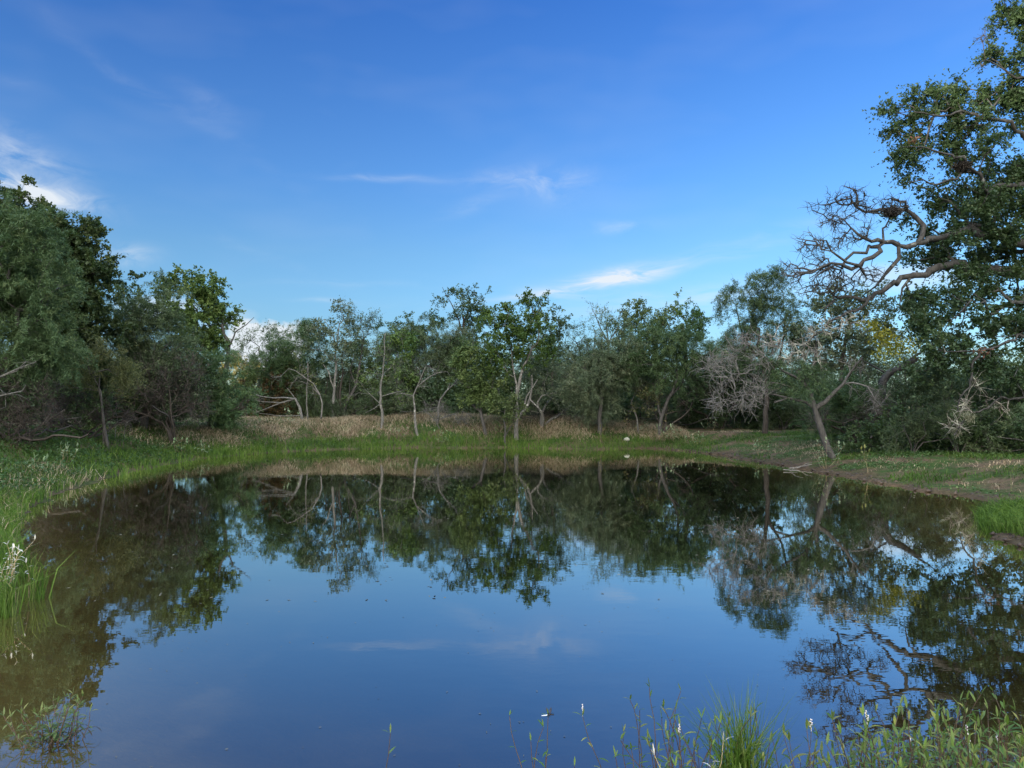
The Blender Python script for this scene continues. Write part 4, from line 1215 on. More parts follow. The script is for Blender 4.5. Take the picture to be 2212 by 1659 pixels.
for k, (px, py, D, h, lab) in enumerate([(231, 945, 26, 30, 'thin pale bare sapling, nearest the olive-green tree'), (250, 945, 26.5, 40, 'thin bare sapling forking like a V on the left bank'),
                                         (268, 942, 27, 34, 'thin bare sapling right of the V-shaped one'), (172, 935, 28, 22, 'short bare stem under the white dead branches')]):
    bare('bare_sapling', lab, D, (px, py), [([(px, py), (px + 2, py - h * .5), (px + 5, py - h)], .022, .008), ([(px + 1, py - h * .35), (px + 9, py - h * .8)], .014, .006)], 'palebark', 80 + k, [(px + 3, py - h, 6, 8)], cat='sapling', tw=2)
bare('brush_pile', 'heap of pale dead branches at the foot of the far trees', 38, (950, 908),
     [([(950, 908), (930, 895), (910, 888)], .04, .01), ([(955, 908), (975, 895), (1000, 888)], .04, .01), ([(950, 906), (960, 888), (950, 875)], .03, .01)], 'palebark', 85,
     [(930, 892, 24, 10), (965, 890, 26, 12), (1000, 893, 22, 12), (985, 900, 20, 8)], cat='brush', dens=20, tw=5)
bare('brush_pile', 'reddish brown twiggy brush between the trunks right of the central tree', 38.5, (1180, 910),
     [([(1180, 910), (1170, 890), (1160, 880)], .03, .01), ([(1185, 910), (1210, 890), (1230, 880)], .04, .01)], 'vine', 86,
     [(1165, 892, 20, 12), (1210, 890, 30, 12), (1245, 895, 20, 10)], cat='brush', dens=14, tw=5)


# ------------------------------------------------------------------ woods
def wood(name, pts, leafn, ls, mat, seed, zmin=0.3):
    """mass of crowns seen only as one wood: pts = (x, y, z centre, radius xy, radius z)"""
    rs = np.random.RandomState(seed)
    cs = []
    Vs = []; Fc = []
    for (x, y, z, r, rz) in pts:
        m = max(4, int(2.0 * r * r))
        v = rs.normal(0, 1, (m, 3)); v /= np.linalg.norm(v, axis=1, keepdims=True); v *= rs.rand(m, 1) ** .4
        c = np.array((x, y, z)) + v * np.array((r, r, rz))
        c[:, 2] = np.maximum(c[:, 2], zmin)
        cs.append(c)
        g = np.array([(x, y, 0.2), (x + rs.normal(0, .2), y, z * .5), (x + rs.normal(0, .4), y, z)])
        V, f = tubes(g, np.array([-1, 0, 1]), np.array([.09, .07, .04]) * (r / 1.6) ** .5)
        b0 = sum(len(q) for q in Vs)
        Fc += [q + b0 for q in f]; Vs.append(V)
    cs = np.concatenate(cs)
    V, Fq, ti = leaves(rs, cs, leafn, .42 * ls, .13 * ls, .075 * ls, droop=.2)
    me = mesh_from(name, V, [Fq], ti)
    o = tag(link(name, me, mat), 'dark wood of mixed trees behind the pond, with the added unseen sun-blocking wood', 'wood', kind='stuff')
    t = tag(link('wood_trunks', mesh_from('wood_trunks', np.concatenate(Vs), Fc, smooth=True), M['darkbark']), 'dim tree trunks inside the wood behind the pond and the added unseen sun-blocking wood', 'wood', kind='stuff')
    return o


rw = np.random.RandomState(3)
pts = []
for k in range(210):
    px = rw.uniform(-200, 2500)
    D = rw.uniform(47, 60)
    x = (px - 1106) / F * D
    hh = rw.uniform(3.0, 5.4)
    if 470 < px < 590:
        hh = rw.uniform(1.4, 2.4)
    if px > 1750:
        hh += 1.0
    r = rw.uniform(1.4, 2.3)
    pts.append((x, D, .6 + hh / 2, r, hh / 2))
for k in range(64):      # low shrubs right behind the first row of trees
    px = rw.uniform(520, 1760)
    D = rw.uniform(41, 45)
    hh = rw.uniform(1.6, 3.0)
    if 1480 < px < 1560:
        hh *= .5
    pts.append(((px - 1106) / F * D, D, .8 + hh / 2, rw.uniform(.9, 1.5), hh / 2))
wood('wood', pts, 170, 1.35, M['darkleaf'], 4)
# unseen tall wood added behind the camera and left, to block the low sun
pts = []
cx, cy = 0 - .788 * 58, 30 - .616 * 58
for k in range(120):
    s_ = rw.uniform(-62, 44)
    q = rw.uniform(-4, 4)
    hh = rw.uniform(17, 22.5)
    zc = rw.uniform(4, hh - 3)
    pts.append((cx - .616 * s_ - .788 * q, cy + .788 * s_ - .616 * q, zc, 4.2, 4.2))
wood('wood', pts, 70, 2.6, M['darkleaf'], 6)

# ------------------------------------------------------------------ grass and weeds on the banks
def blades(rs, xy, z, h, wd, bend, lean=0.25, tuft=0.0):
    n = len(xy)
    H = h * rs.uniform(0.55, 1.25, n) if np.isscalar(h) else h * rs.uniform(0.65, 1.2, n)
    a = rs.rand(n) * 2 * PI
    dx = np.cos(a); dy = np.sin(a)
    ln = np.abs(rs.normal(0, lean, n))
    bd = bend * rs.uniform(0.3, 1.3, n)
    P0 = np.stack([xy[:, 0], xy[:, 1], z], 1)
    dv = np.stack([dx, dy, np.zeros(n)], 1)
    up = np.array((0, 0, 1.0))
    P1 = P0 + (dv * (ln * .45)[:, None] + up * 0.55) * H[:, None]
    P2 = P0 + (dv * (ln + bd)[:, None] + up * np.maximum(1 - bd * .55, .15)[:, None]) * H[:, None]
    sa = rs.rand(n) * 2 * PI
    sv = np.stack([np.cos(sa), np.sin(sa), np.zeros(n)], 1)
    W = (wd * rs.uniform(.6, 1.3, n))[:, None] * sv / 2
    V = np.stack([P0 - W, P0 + W, P1 + W * .8, P1 - W * .8, P2], 1).reshape(-1, 3)
    i = np.arange(n)[:, None] * 5
    q = np.concatenate([i, i + 1, i + 2, i + 3], 1)
    t = np.concatenate([i + 3, i + 2, i + 4], 1)
    return V, q, t


def scatter(rs, n, x0, x1, y0, y1, fn):
    xy = np.stack([rs.uniform(x0, x1, n), rs.uniform(y0, y1, n)], 1)
    d = sdf(xy[:, 0], xy[:, 1])
    p = fn(xy[:, 0], xy[:, 1], d)
    k = rs.rand(n) < p
    xy = xy[k]; d = d[k]
    z = height(xy[:, 0], xy[:, 1], d)
    return xy, d, z


def grass(name, label, n, box, fn, h, wd, bend, mat, seed, lean=.25, hfn=None, cat='grass'):
    rs = np.random.RandomState(seed)
    xy, d, z = scatter(rs, n, *box, fn)
    hh = h if hfn is None else h * hfn(xy[:, 0], xy[:, 1], d)
    V, q, t = blades(rs, xy, z - 0.02, hh, wd, bend, lean)
    tn = np.clip(.5 + .3 * vnoise(xy[:, 0], xy[:, 1], .8, seed) + rs.normal(0, .2, len(xy)), 0, 1)
    me = mesh_from(name, V, [q, t], np.concatenate([tn, tn]))
    return tag(link(name, me, M[mat]), label, cat, kind='stuff')


def sm(v, a, b):
    t = np.clip((v - a) / (b - a), 0, 1)
    return t * t * (3 - 2 * t)


def far_(x, y):
    return sm(y, 24, 28)


N = vnoise
grass('green_grass', 'lush green grass fringing the water along the far and left banks', 90000, (-15, 9, 20, 40),
      lambda x, y, d: (d > -.30) * (1 - sm(d, .9, 1.7)) * (.45 + .55 * sm(N(x, y, 1.3, 5), -.6, .2)) * (1 - .8 * sm(x, 5.5, 7)) * (.5 + .5 * far_(x, y)) * (x < 6.9 + (y > 31) * 2), .34, .022, .25, 'lush', 101,
      hfn=lambda x, y, d: .55 + .45 * sm(N(x, y, 1.1, 9), -.5, .6))
grass('green_grass', 'darker green grass and weeds higher up the left and far banks', 120000, (-24, 9, 12, 40),
      lambda x, y, d: (d > .1) * (1 - .93 * sm(d + 1.1 * N(x, y, 1.6, 7), 1.6, 3.2) * sm(x, -14, -10) * far_(x, y)) * (1 - sm(d, 6, 9)) * (x < 8.2) * .8, .22, .026, .5, 'grass', 102, lean=.6)
grass('dry_grass', 'pale straw-coloured dry grass on top of the far bank', 150000, (-16, 8.5, 27, 44),
      lambda x, y, d: sm(d + .9 * N(x, y, 1.6, 7), 1.1, 2.2) * (1 - sm(d, 7, 9)) * sm(N(x, y, 2.3, 8), -.9, -.1) * far_(x, y) * sm(x, -16, -12), .27, .017, .85, 'drygrass', 103, lean=.9)
grass('dry_grass', 'tan dry grass in patches along the right bank', 60000, (8, 26, 8, 36),
      lambda x, y, d: sm(d, .6, 1.5) * (1 - sm(d, 5, 7)) * sm(N(x, y, 1.7, 13), .15, .6) * .6, .14, .011, .6, 'drygrass', 104, lean=.7)
grass('green_grass', 'short green grass in patches along the right bank', 170000, (5.5, 26, 7, 36),
      lambda x, y, d: sm(d, .03, .5) * (1 - sm(d, 5, 8)) * sm(-N(x, y, 1.7, 13), -.15, .45) * (.4 + .6 * sm(N(x, y, .7, 15), -.5, .3)), .16, .022, .5, 'grass', 105, lean=.5)
grass('tall_grass', 'tall bright green grass at the water on the near left bank', 60000, (-12, -4, 6.5, 20),
      lambda x, y, d: (d > .0) * (1 - sm(d, 1.5, 3.5)) * (1 - .75 * sm(y, 14, 19)) * (.25 + .6 * sm(N(x, y, .35, 44), -.6, .4)), .45, .013, .35, 'lush', 106, lean=.25, hfn=lambda x, y, d: (.55 + .45 * sm(N(x, y, .9, 21), -.6, .5)) * (1 - .35 * sm(y, 12, 16)))
grass('dry_grass', 'dead straw blades mixed into the tall grass of the near left bank', 9000, (-12, -4, 6.5, 20),
      lambda x, y, d: (d > .0) * (1 - sm(d, 1.5, 3.5)) * .5, .38, .010, .7, 'drygrass', 109, lean=.5)
grass('tall_grass', 'clump of tall green grass at the right edge by the bare mud', 12000, (7.0, 9.5, 9.0, 13.2),
      lambda x, y, d: (d > -.12) * (1 - sm(d, 1.0, 1.8)) * .8, .34, .012, .55, 'lush', 107, lean=.4)
grass('green_grass', 'rough green undergrowth at the near bank below the camera', 30000, (-7, 8, -1, 8),
      lambda x, y, d: (d > .05) * (1 - sm(d, 1.5, 3)) * .8, .22, .014, .5, 'grass', 108, lean=.5)
grass('dry_stalks', 'sparse tall dry stalks and seed heads sticking up from the banks', 9000, (-20, 20, 12, 42),
      lambda x, y, d: (d > .2) * (1 - sm(d, 5, 8)) * sm(N(x, y, 1.4, 61), -.1, .5) * (.45 - .3 * (x > 5)), .5, .010, .35, 'olive', 110, lean=.3)
rs = np.random.RandomState(130)
xy, d, z = scatter(rs, 9000, 6, 16, 9, 34, lambda x, y, d: (d > -.15) * (1 - sm(d, .25, .9)) * .8)
ico = np.array([(1, 0, 0), (0, 1, 0), (-1, 0, 0), (0, -1, 0), (0, 0, 1), (0, 0, -1)], float)
fc = np.array([(0, 1, 4), (1, 2, 4), (2, 3, 4), (3, 0, 4), (1, 0, 5), (2, 1, 5), (3, 2, 5), (0, 3, 5)])
sc_ = rs.uniform(.015, .07, (len(xy), 1, 1)) * rs.uniform(.6, 1.4, (len(xy), 6, 3)) * np.array((1, 1, .6))
V = (ico[None] * sc_ + np.concatenate([xy, z[:, None]], 1)[:, None, :]).reshape(-1, 3)
q = (fc[None] + 6 * np.arange(len(xy))[:, None, None]).reshape(-1, 3)
tag(link('mud_clods', mesh_from('mud_clods', V, [q], None), plain_mat('wet_mud', (0.030, 0.022, 0.016), 0.7, (0.085, 0.062, 0.045), 2)), 'dark clods of mud along the right waterline', 'mud', kind='stuff')
# low leafy ground cover
rs = np.random.RandomState(120)
xy, d, z = scatter(rs, 16000, -24, -6, 8, 36, lambda x, y, d: (d > .3) * (1 - sm(d, 6, 8)) * sm(N(x, y, 1.0, 31), -.5, .2) * (1 - .6 * sm(y, 26, 30)))
V, q, ti = leaves(rs, np.stack([xy[:, 0], xy[:, 1], z + .10], 1), 7, .09, .085, .042, flat=.8, up=1.0)
tag(link('ground_cover', mesh_from('ground_cover', V, [q], ti), M['herb']), 'low dark green leafy weeds covering the left bank', 'ground cover', kind='stuff')
xy, d, z = scatter(rs, 15000, 7, 24, 8, 34, lambda x, y, d: (d > .4) * (1 - sm(d, 6, 8)) * sm(N(x, y, 1.2, 35), 0, .4))
V, q, ti = leaves(rs, np.stack([xy[:, 0], xy[:, 1], z + .06], 1), 7, .08, .06, .035, flat=.6, up=1.0)
tag(link('ground_cover', mesh_from('ground_cover', V, [q], ti), M['herb']), 'low green weeds in patches on the right bank', 'ground cover', kind='stuff')
# fallen leaves and twigs on the bare soil
xy, d, z = scatter(rs, 16000, 6, 24, 8, 36, lambda x, y, d: (d > .02) * (1 - sm(d, 7, 9)) * .7)
V, q, ti = leaves(rs, np.stack([xy[:, 0], xy[:, 1], z + .02], 1), 2, .05, .10, .02, flat=.2, up=2.5)
tag(link('leaf_litter', mesh_from('leaf_litter', V, [q], ti), M['brown']), 'brown fallen leaves and twigs on the right bank', 'leaf litter', kind='stuff')


# ------------------------------------------------------------------ plants one by one
def leafblade(rs, base, direc, ln, wd, droop):
    """lance-shaped folded leaf: 4 stations along a drooping midrib"""
    d = np.array(direc, float); d /= np.linalg.norm(d)
    side = np.cross(d, (0, 0, 1.0)); sl = np.linalg.norm(side)
    side = side / sl if sl > 1e-3 else np.array((1.0, 0, 0))
    p = np.array(base, float)
    V = [p.copy()]
    F_ = []
    prof = (0.0, .75, 1.0, .62, 0.0)
    m = 4
    cur = d.copy()
    up = np.cross(side, d)
    for k in range(1, m + 1):
        cur = cur + np.array((0, 0, -droop / m)); cur /= np.linalg.norm(cur)
        p = p + cur * ln / m
        if k < m:
            w_ = wd * prof[k] / 2
            V += [p - side * w_ + up * w_ * .25, p.copy(), p + side * w_ + up * w_ * .25]
        else:
            V.append(p.copy())
    T_ = [(0, 2, 1), (0, 3, 2)]
    for k in range(m - 2):
        a = 1 + 3 * k
        F_ += [(a, a + 1, a + 4, a + 3), (a + 1, a + 2, a + 5, a + 4)]
    a = 1 + 3 * (m - 2)
    T_ += [(a, a + 1, a + 3), (a + 1, a + 2, a + 3)]
    return np.array(V), F_, T_


class Bag:
    def __init__(s):
        s.V = []; s.Q = []; s.T = []; s.n = 0; s.tq = []; s.tt = []

    def leaf(s, rs, *a, tint=None):
        V, Q, T_ = leafblade(rs, *a)
        t = rs.rand() if tint is None else tint
        s.Q += [tuple(i + s.n for i in q) for q in Q]; s.T += [tuple(i + s.n for i in q) for q in T_]
        s.tq += [t] * len(Q); s.tt += [t] * len(T_)
        s.V.append(V); s.n += len(V)

    def tube(s, pts, r0, r1, S=5):
        pts = np.array(pts)
        V, Fc = tubes(pts, np.arange(len(pts)) - 1, np.linspace(r0, r1, len(pts)), thick=99, sides_thin=S)
        for f in Fc:
            s.Q += [tuple(q) for q in (f + s.n)]; s.tq += [.5] * len(f)
        s.V.append(V); s.n += len(V)

    def ball(s, c, rx, ry, rz, nu=6, nv=4):
        V = [c + np.array((0, 0, rz))]
        for j in range(1, nv):
            th = PI * j / nv
            for i in range(nu):
                ph = 2 * PI * i / nu
                V.append(c + np.array((rx * math.sin(th) * math.cos(ph), ry * math.sin(th) * math.sin(ph), rz * math.cos(th))))
        V.append(c - np.array((0, 0, rz)))
        n = s.n
        for i in range(nu):
            s.T.append((n, n + 1 + i, n + 1 + (i + 1) % nu)); s.tt.append(.5)
            L_ = n + 1 + (nv - 2) * nu
            s.T.append((n + 1 + (nv - 1) * nu, L_ + (i + 1) % nu, L_ + i)); s.tt.append(.5)
            for j in range(nv - 2):
                a = n + 1 + j * nu
                s.Q.append((a + i, a + nu + i, a + nu + (i + 1) % nu, a + (i + 1) % nu)); s.tq.append(.5)
        s.V.append(np.array(V)); s.n += len(V)

    def build(s, name, mat, parent=None, smooth=True):
        fl = []
        ti = []
        if s.Q:
            fl.append(np.array(s.Q)); ti += s.tq
        if s.T:
            fl.append(np.array(s.T)); ti += s.tt
        return link(name, mesh_from(name, np.concatenate(s.V), fl, ti, smooth=smooth), mat, parent)


def smartweed(name, label, x, y, h, seed, nst=1, spread=.05, lean=.12, leaf=.075, flowers=(), group=None, leafm='smart', stemm='smartstem', cat='plant', z=None, wfac=.17, dens=1.0, flat=0.0, bare_low=.25, deadlow=False, leafless=()):
    rs = np.random.RandomState(seed)
    z0 = hat(x, y) if z is None else z
    root = tag(empty(name, (x, y, z0)), label, cat, group)
    st = Bag(); lf = Bag(); tips = []
    for k in range(nst):
        o = rs.normal(0, spread, 2) * (1 if nst > 1 else 0)
        hh = h * (rs.uniform(.6, 1.0) if k else 1.0)
        dr = np.array((rs.normal(0, lean) + o[0] * (1.5 + 3 * flat), rs.normal(0, lean) + o[1] * (1.5 + 3 * flat), 1.0)); dr /= np.linalg.norm(dr)
        p = np.array((o[0], o[1], 0.0)); pts = [np.array((0, 0, -.03)), p.copy()]
        m = max(3, int(hh / (.045 / dens)))
        ang = rs.rand() * 6.28
        for j in range(m):
            dr = dr + np.array((rs.normal(0, .09), rs.normal(0, .09), .02)); dr /= np.linalg.norm(dr)
            p = p + dr * hh / m
            pts.append(p.copy())
            ang += 2.4 + rs.normal(0, .3)
            t = (j + 1) / m
            if t > bare_low and k not in leafless:
                a_ = leaf * rs.uniform(.7, 1.15) * (1.0 if t < .85 else .85)
                el_ = rs.uniform(.15, .9) if t < .9 else rs.uniform(.8, 1.6)
                dv = np.array((math.cos(ang), math.sin(ang), el_))
                lf.leaf(rs, p, dv, a_, a_ * wfac * rs.uniform(.8, 1.2), rs.uniform(.3, 1.1), tint=np.clip(.25 + .6 * t + rs.normal(0, .2), 0, 1))
        if k not in leafless:
            lf.leaf(rs, p, (rs.normal(0, .25), rs.normal(0, .25), 1), leaf * .8, leaf * wfac * .8, .2, tint=.8)
        st.tube(pts, .0032, .0014)
        tips.append(p)
    st.build('stem', M[stemm], root)
    if lf.n:
        lf.build('foliage', M[leafm], root)
    for k in flowers:
        if k < len(tips):
            fb = Bag(); p = tips[k].copy()
            fb.tube([p, p + (0, 0, .02)], .0012, .001)
            for j in range(9):
                q = p + np.array((rs.normal(0, .0022), rs.normal(0, .0022), .018 + j * .0042))
                fb.ball(q, .0033, .0033, .0036, 5, 3)
            fb.build('flower_spike', M['petal'], root)
    if deadlow:
        db = Bag()
        for k in range(16):
            a_ = rs.rand() * 6.28; r_ = rs.uniform(.02, .16)
            p = np.array((math.cos(a_) * r_ * .5, math.sin(a_) * r_ * .5, rs.uniform(-.02, .07)))
            q = p + np.array((math.cos(a_) * r_, math.sin(a_) * r_, rs.uniform(-.03, .08)))
            db.tube([p, (p + q) / 2 + (0, 0, .02), q], .0022, .0012, 4)
            db.leaf(rs, q, (math.cos(a_), math.sin(a_), -.6), .05, .011, .6)
        db.build('dead_stems', M['deadstem'], root)
    return root, tips


# the bush standing in the shallow water at lower left
c = at(118, 1592, 4.19)
smartweed('smartweed_clump', 'leafy green clump growing out of the shallow brown water at lower left', c[0], c[1], .27, 201, nst=30, spread=.060, lean=.34, leaf=.062, cat='plant', z=-.03, wfac=.22, deadlow=True, flat=.5, bare_low=.05, dens=1.8)
# two little sprigs at the bottom, the right one with a dragonfly
c = at(822, 1660, 3.45)
smartweed('smartweed_plant', 'single small sprig with few leaves standing alone at the bottom, left of centre', c[0], c[1], .36, 203, nst=1, lean=.04, leaf=.055, z=0.0, dens=.55, bare_low=.3, wfac=.2)
c = at(1178, 1668, 3.4)
root, tips = smartweed('smartweed_clump', 'thin reddish clump at the bottom centre with a dragonfly on its tallest stem', c[0], c[1], .43, 205, nst=6, spread=.055, lean=.10, leaf=.05, z=-.02, dens=.7, deadlow=True, leafless=(), wfac=.2)
# dragonfly on the tallest stem tip
tp = tips[0] + np.array((c[0], c[1], -.02))
dg = tag(empty('dragonfly', tp), 'black and white dragonfly perched on a stem tip at the bottom centre', 'dragonfly')
bb = Bag()
bb.tube([(.020, 0, .010), (.012, 0, .012), (.004, 0, .011), (-.004, 0, .010)], .0030, .0040, 8)
bb.ball(np.array((.024, 0, .010)), .0036, .0042, .0034, 8, 5)
for sx in (-.002, .006, .012):
    for sy in (-1, 1):
        bb.tube([(sx, 0, .009), (sx - .001, sy * .006, .005), (0, sy * .002, .000)], .0005, .0004, 4)
bb.build('body', M['black'], dg)
ab = Bag(); ab.tube([(-.004, 0, .010), (-.012, 0, .0095), (-.022, 0, .009), (-.030, 0, .0085)], .0030, .0016, 8); ab.build('abdomen', M['white'], dg)
for (sx, sy, fx) in ((.010, 1, .010), (.010, -1, .010), (.003, 1, -.006), (.003, -1, -.006)):
    wb = Bag()
    V, Q, T_ = leafblade(None, (sx, 0, .0135), (fx, sy * .034, .022), .042, .011, .2)
    wb.V.append(V); wb.Q += Q; wb.T += T_; wb.tq += [.5] * len(Q); wb.tt += [.5] * len(T_); wb.n = len(V)
    wb.build('wing', M['wing'], dg)
dg.rotation_euler = (0, 0, R_(8))

# smartweed stems in a loose stand right of centre
rp = np.random.RandomState(44)
G1 = 'smartweed stems standing in the loose group at the bottom right of centre'
spots = [(1352, 3.35, .50, 1), (1372, 3.2, .40, 0), (1392, 3.4, .58, 1), (1405, 3.3, .56, 0), (1420, 3.35, .60, 0), (1440, 3.3, .62, 1), (1432, 3.1, .42, 0), (1455, 3.3, .58, 0), (1492, 3.3, .60, 0), (1470, 3.2, .44, 1), (1510, 3.3, .44, 0), (1530, 3.25, .52, 0),
         (1545, 3.3, .50, 0), (1500, 3.05, .36, 0), (1540, 3.05, .36, 0), (1365, 3.1, .30, 0), (1648, 3.3, .52, 0), (1665, 3.2, .46, 0), (1690, 3.25, .50, 0), (1705, 3.2, .42, 1), (1640, 3.1, .38, 0), (1620, 3.3, .42, 0), (1675, 3.0, .30, 0), (1560, 3.3, .46, 0), (1345, 3.0, .22, 0), (1400, 3.0, .26, 0), (1460, 3.0, .26, 0)]
for k, (px, Y, h, fl) in enumerate(spots):
    X = (px - 1106) / F * Y
    smartweed('smartweed_plant', 'slim green smartweed stem with narrow leaves in the loose stand at the bottom', X, Y, h, 300 + k, nst=2 + (k % 3), spread=.035, lean=.11, leaf=.060, z=-.03 if sdf(np.array([X]), np.array([Y]))[0] < 0 else None, dens=1.05, bare_low=.2, flowers=(0,) if fl and k % 3 == 0 else (), group=G1, deadlow=(k % 3 == 2), wfac=.19)
# dense bed at the lower right corner
G2 = 'smartweed plants crowded in the dense bed at the lower right corner'
k = 0
for j in range(120):
    px = 1735 + 560 * rp.rand() ** .85
    Y = rp.uniform(2.75, 3.75)
    top = 1500 + 150 * rp.rand() ** .8 - 30 * (px > 2000) + 70 * (px < 1830)
    ztop = 1.8 - (top - 885) / F * Y
    X = (px - 1106) / F * Y
    h = max(.16, min(ztop, .62))
    dd = sdf(np.array([X]), np.array([Y]))[0]
    if dd > .05:
        h = max(.14, h - hat(X, Y))
    smartweed('smartweed_plant', 'broad-leaved smartweed crowded among others in the dense green bed, lower right', X, Y, h, 400 + j, nst=3 + (j % 3), spread=.05, lean=.22, leaf=.070, z=-.02 if dd < 0 else None, dens=1.0, bare_low=.15, flowers=(0,) if j % 22 == 4 else (), group=G2, wfac=.22, deadlow=(j % 5 == 1))


def tuft(name, label, x, y, n, h, spread, mat, seed, wd=.006, bend=.35, lean=.15, z=None, cat='grass tuft', group=None):
    rs = np.random.RandomState(seed)
    xy = rs.normal(0, spread, (n, 2))
    z0 = hat(x, y) if z is None else z
    V, q, t = blades(rs, xy, np.zeros(n), h, wd, bend, lean)
    tn = rs.rand(n)
    me = mesh_from(name, V, [q, t], np.concatenate([tn, tn]))
    o = link(name, me, M[mat])
    o.location = (x, y, z0)
    return tag(o, label, cat, group)


X = (1590 - 1106) / F * 3.25
tuft('grass_tuft', 'dense upright tuft of bright green grass at the bottom right of centre', X, 3.25, 300, .60, .035, 'lush', 501, wd=.008, bend=.22, lean=.10, z=-.03)
for k, (px, Y) in enumerate([(1570, 3.3), (1612, 3.3), (1600, 3.2)]):
    smartweed('smartweed_plant', 'tall smartweed stem rising out of the dense upright grass tuft', (px - 1106) / F * Y, Y, .60 - .05 * k, 520 + k, lean=.05, leaf=.06, z=-.02, dens=.7, bare_low=.5, group='smartweed stems rising from the grass tuft')
# bleached plant among the loose stand
smartweed('bleached_plant', 'bleached white curled dead plant among the loose smartweed stand', (1500 - 1106) / F * 3.15, 3.15, .47, 530, nst=3, spread=.03, lean=.16, leaf=.06, z=-.02, dens=.6, bare_low=.6, leafm='silver', stemm='straw')
# silvery weeds and rushes by the left edge
for k, (px, py, Y, h) in enumerate([(8, 1340, 7.2, .58), (24, 1335, 7.3, .52), (40, 1330, 7.4, .50), (52, 1325, 7.5, .62), (-8, 1345, 7.0, .55)]):
    X = (px - 1106) / F * Y
    smartweed('silvery_weed', 'silvery dried weed with a bushy pale head on the near left bank', X, Y, h, 540 + k, nst=3, spread=.035, lean=.12, leaf=.07, cat='weed', leafm='silver', stemm='straw', bare_low=.45, wfac=.24, group='silvery dried weeds on the near left bank')
for k, (px, py, n, lab) in enumerate([(88, 1290, 50, 'sparse green rush tuft standing in the water off the near left bank'), (20, 1325, 110, 'green rush tuft at the left edge in front of the silvery weeds'),
                                      (66, 1240, 50, 'thin green rush tuft beside the silvery weeds, nearest the water')]):
    Y = CAMZ * F / (py - 885) * 1.0
    tuft('rush_tuft', lab, (px - 1106) / F * Y, Y, n, .48, .06, 'lush', 560 + k, wd=.010, bend=.5, lean=.22, z=-.02)

# pale broad-leaved weeds on the far bank
WD = [(390, 946, 28.0, .55, 'pale leafy weed on the left bank, nearest the brown vine tangle'), (437, 945, 28.5, .50, 'pale leafy weed on the left bank, right of a similar taller one'),
      (630, 945, 35.8, .75, 'pale arching weed in the green fringe of the far bank, left of the white trunk'), (859, 942, 36.8, .55, 'small pale weed on the far bank below the white-trunked slim tree'),
      (952, 941, 36.3, .65, 'pale bushy weed on the far bank below the leaning crooked tree'), (1006, 943, 36.1, .85, 'tall straw-coloured weed at the far waterline, right of a pale bushy weed'),
      (1389, 938, 37.3, .55, 'pale weed on the dry crest behind the white stone'), (1430, 945, 35.8, .85, 'large pale-leaved weed bush right of the white stone, the left of a pair'),
      (1458, 950, 35.5, .80, 'large pale-leaved weed bush right of the white stone, the right of a pair'), (1508, 958, 33.8, .55, 'pale weed at the low gap of the far bank'),
      (1535, 945, 37.3, .6, 'pale weed set back in the dark gap of the far bank'), (1640, 970, 28, .5, 'pale weed on the dark mound of the right bank'),
      (1295, 958, 35.3, .90, 'tall narrow yellowish weed at the waterline in front of the drooping tree'), (1785, 995, 22.5, .85, 'bright leafy weed at the foot of the leaning mesquite'),
      (1872, 1005, 20.5, .7, 'thin yellowish weed on the right bank by the mud edge'), (145, 960, 21, .5, 'pale sprawling weed among the dark green cover of the left bank'),
      (75, 985, 18, .45, 'pale sprawling weed at the far left of the left bank')]
for k, (px, py, Y, h, lab) in enumerate(WD):
    X = (px - 1106) / F * Y
    yel = 'yellow' in lab or 'straw' in lab
    smartweed('bank_weed', lab, X, Y, h, 600 + k, nst=3 if yel else 7, spread=.05 if yel else .11, lean=.10 if yel else .22, leaf=.17, cat='weed', leafm='olive' if yel else 'weed', stemm='straw', wfac=.36, dens=.6, bare_low=.2, flat=0 if yel else .2)

# white stone
rs = np.random.RandomState(9)
bg_ = Bag(); bg_.ball(np.zeros(3), .15, .13, .11, 14, 9)
Vs_ = bg_.V[0]
Vs_ *= (1 + .10 * np.sin(Vs_[:, :1] * 31 + 1) * np.cos(Vs_[:, 1:2] * 27) + rs.normal(0, .03, (len(Vs_), 1)))
st_ = bg_.build('stone', M['stone'])
p = at(1354, 945, 36.2); st_.location = (p[0], 36.2, hat(p[0], 36.2) + .10)
tag(st_, 'round whitish stone lying in the grass of the far bank', 'stone')
# stick on the mud
for (a, bpt, lab, r) in (((1703, 992, 23.0), (1752, 988, 23.3), 'pale stick lying on the mud below the leaning mesquite', .022), ((1690, 1000, 22.4), (1722, 1001, 22.2), 'shorter darker stick lying on the mud nearer the water', .016)):
    P_ = []
    for t in np.linspace(0, 1, 7):
        x = (a[0] + (bpt[0] - a[0]) * t - 1106) / F * (a[2] + (bpt[2] - a[2]) * t); y = a[2] + (bpt[2] - a[2]) * t + .03 * math.sin(t * 9)
        P_.append((x, y, max(hat(x, y), 0.0) + .035))
    sb = Bag(); sb.tube(P_, r, r * .5, 6)
    m_ = P_[3]
    sb.tube([m_, (m_[0] + .12, m_[1] - .1, m_[2] + .10), (m_[0] + .3, m_[1] - .12, m_[2] + .14)], r * .5, r * .25, 5)
    tag(sb.build('fallen_stick', M['deadwood']), lab, 'stick')
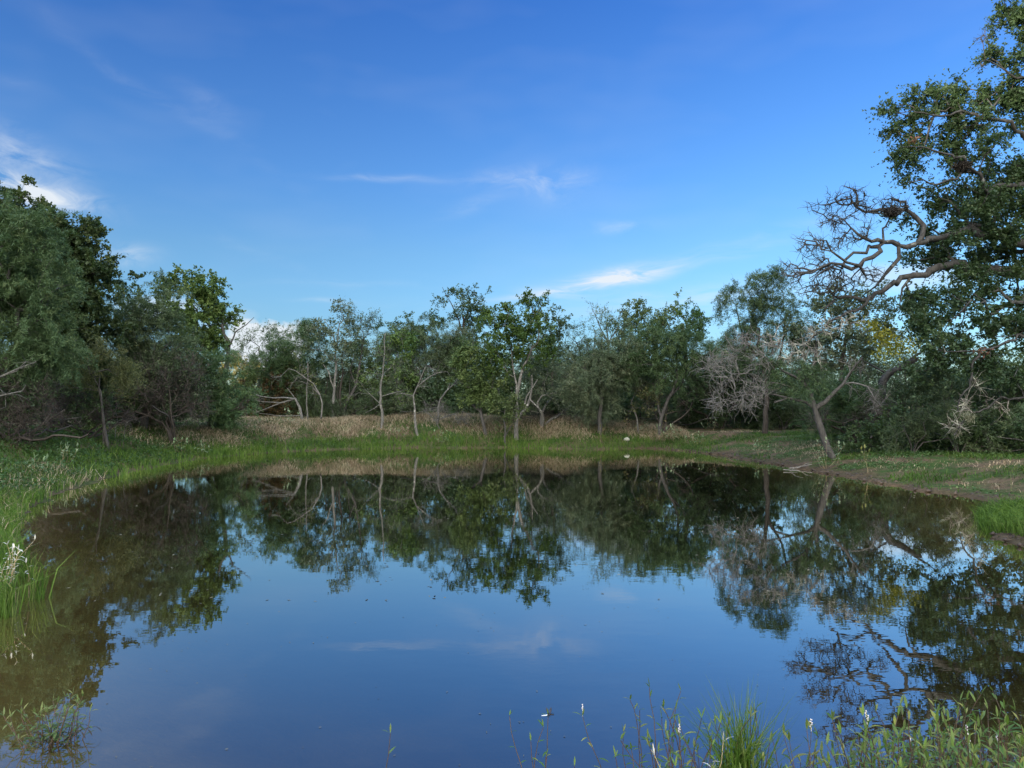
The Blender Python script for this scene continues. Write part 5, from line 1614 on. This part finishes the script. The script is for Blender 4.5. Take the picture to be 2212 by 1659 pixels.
# dark clumps of sticks and leaves lodged in the oak
for (px, py, Y, rx, rz, lab, sd_) in ((1926, 458, 24.8, .20, .11, 'black ragged nest sitting on the bare oak limb', 1), (2078, 360, 24.6, .20, .10, 'black ragged nest lodged under the leafy oak boughs', 2)):
    rs = np.random.RandomState(sd_)
    c = at(px, py, Y)
    v = rs.normal(0, 1, (60, 3)); v /= np.linalg.norm(v, axis=1, keepdims=True); v *= rs.rand(60, 1) ** .4
    nb = [];
    V, q, ti = leaves(rs, v * np.array((rx, rx * .8, rz)), 26, .05, .13, .05)
    fb_ = []
    tv = [V]; tf = [q]
    twig_add(rs, tv, tf, v[:40] * np.array((rx, rx * .8, rz)), .30, .008, 2)
    me = mesh_from('nest', np.concatenate(tv), tf, None)
    o = link('nest', me, M['nest']); o.location = tuple(c)
    tag(o, lab, 'nest')
# air plants on the hanging dead limb
for (px, py, r, lab, sd_) in ((2066, 935, .16, 'shaggy grey air plant on the tip of the hanging dead oak limb', 1), (2092, 905, .22, 'shaggy grey air plant higher up the hanging dead oak limb', 2)):
    rs = np.random.RandomState(sd_)
    c = at(px, py, 21.8)
    V, q, t = blades(rs, rs.normal(0, r * .28, (260, 2)), rs.normal(0, r * .25, 260), r * .9, .012, .9, 1.1)
    me = mesh_from('air_plant', V, [q, t], rs.rand(520))
    o = link('air_plant', me, M['moss']); o.location = tuple(c)
    tag(o, lab, 'air plant')
# specks floating on the water
rs = np.random.RandomState(70)
xy = []
while len(xy) < 800:
    Y = 3.3 + 19 * rs.rand() ** 1.2
    X = rs.uniform(-.62, .62) * Y
    if rs.rand() < .5 and xy:
        q = xy[rs.randint(len(xy))]; X, Y = q[0] + rs.normal(0, .18), q[1] + rs.normal(0, .12)
    if Y > 2.8 and sdf(np.array([X]), np.array([Y]))[0] < -.3:
        xy.append((X, Y))
xy = np.array(xy)
nr = xy[:, 1] < 7
p3 = np.concatenate([xy, np.full((len(xy), 1), .004)], 1)
V, q, ti = leaves(rs, p3[nr], 1, .002, .016, .008, flat=.1, up=8)
V2, q2, ti2 = leaves(rs, p3[~nr], 1, .004, .040, .018, flat=.1, up=6)
V = np.concatenate([V, V2]); q = np.concatenate([q, q2 + len(V) - len(V2)]); ti = np.concatenate([ti, ti2])
tag(link('floating_specks', mesh_from('floating_specks', V, [q], ti), M['debris']), 'tiny leaf bits floating scattered on the pond', 'debris', kind='stuff')
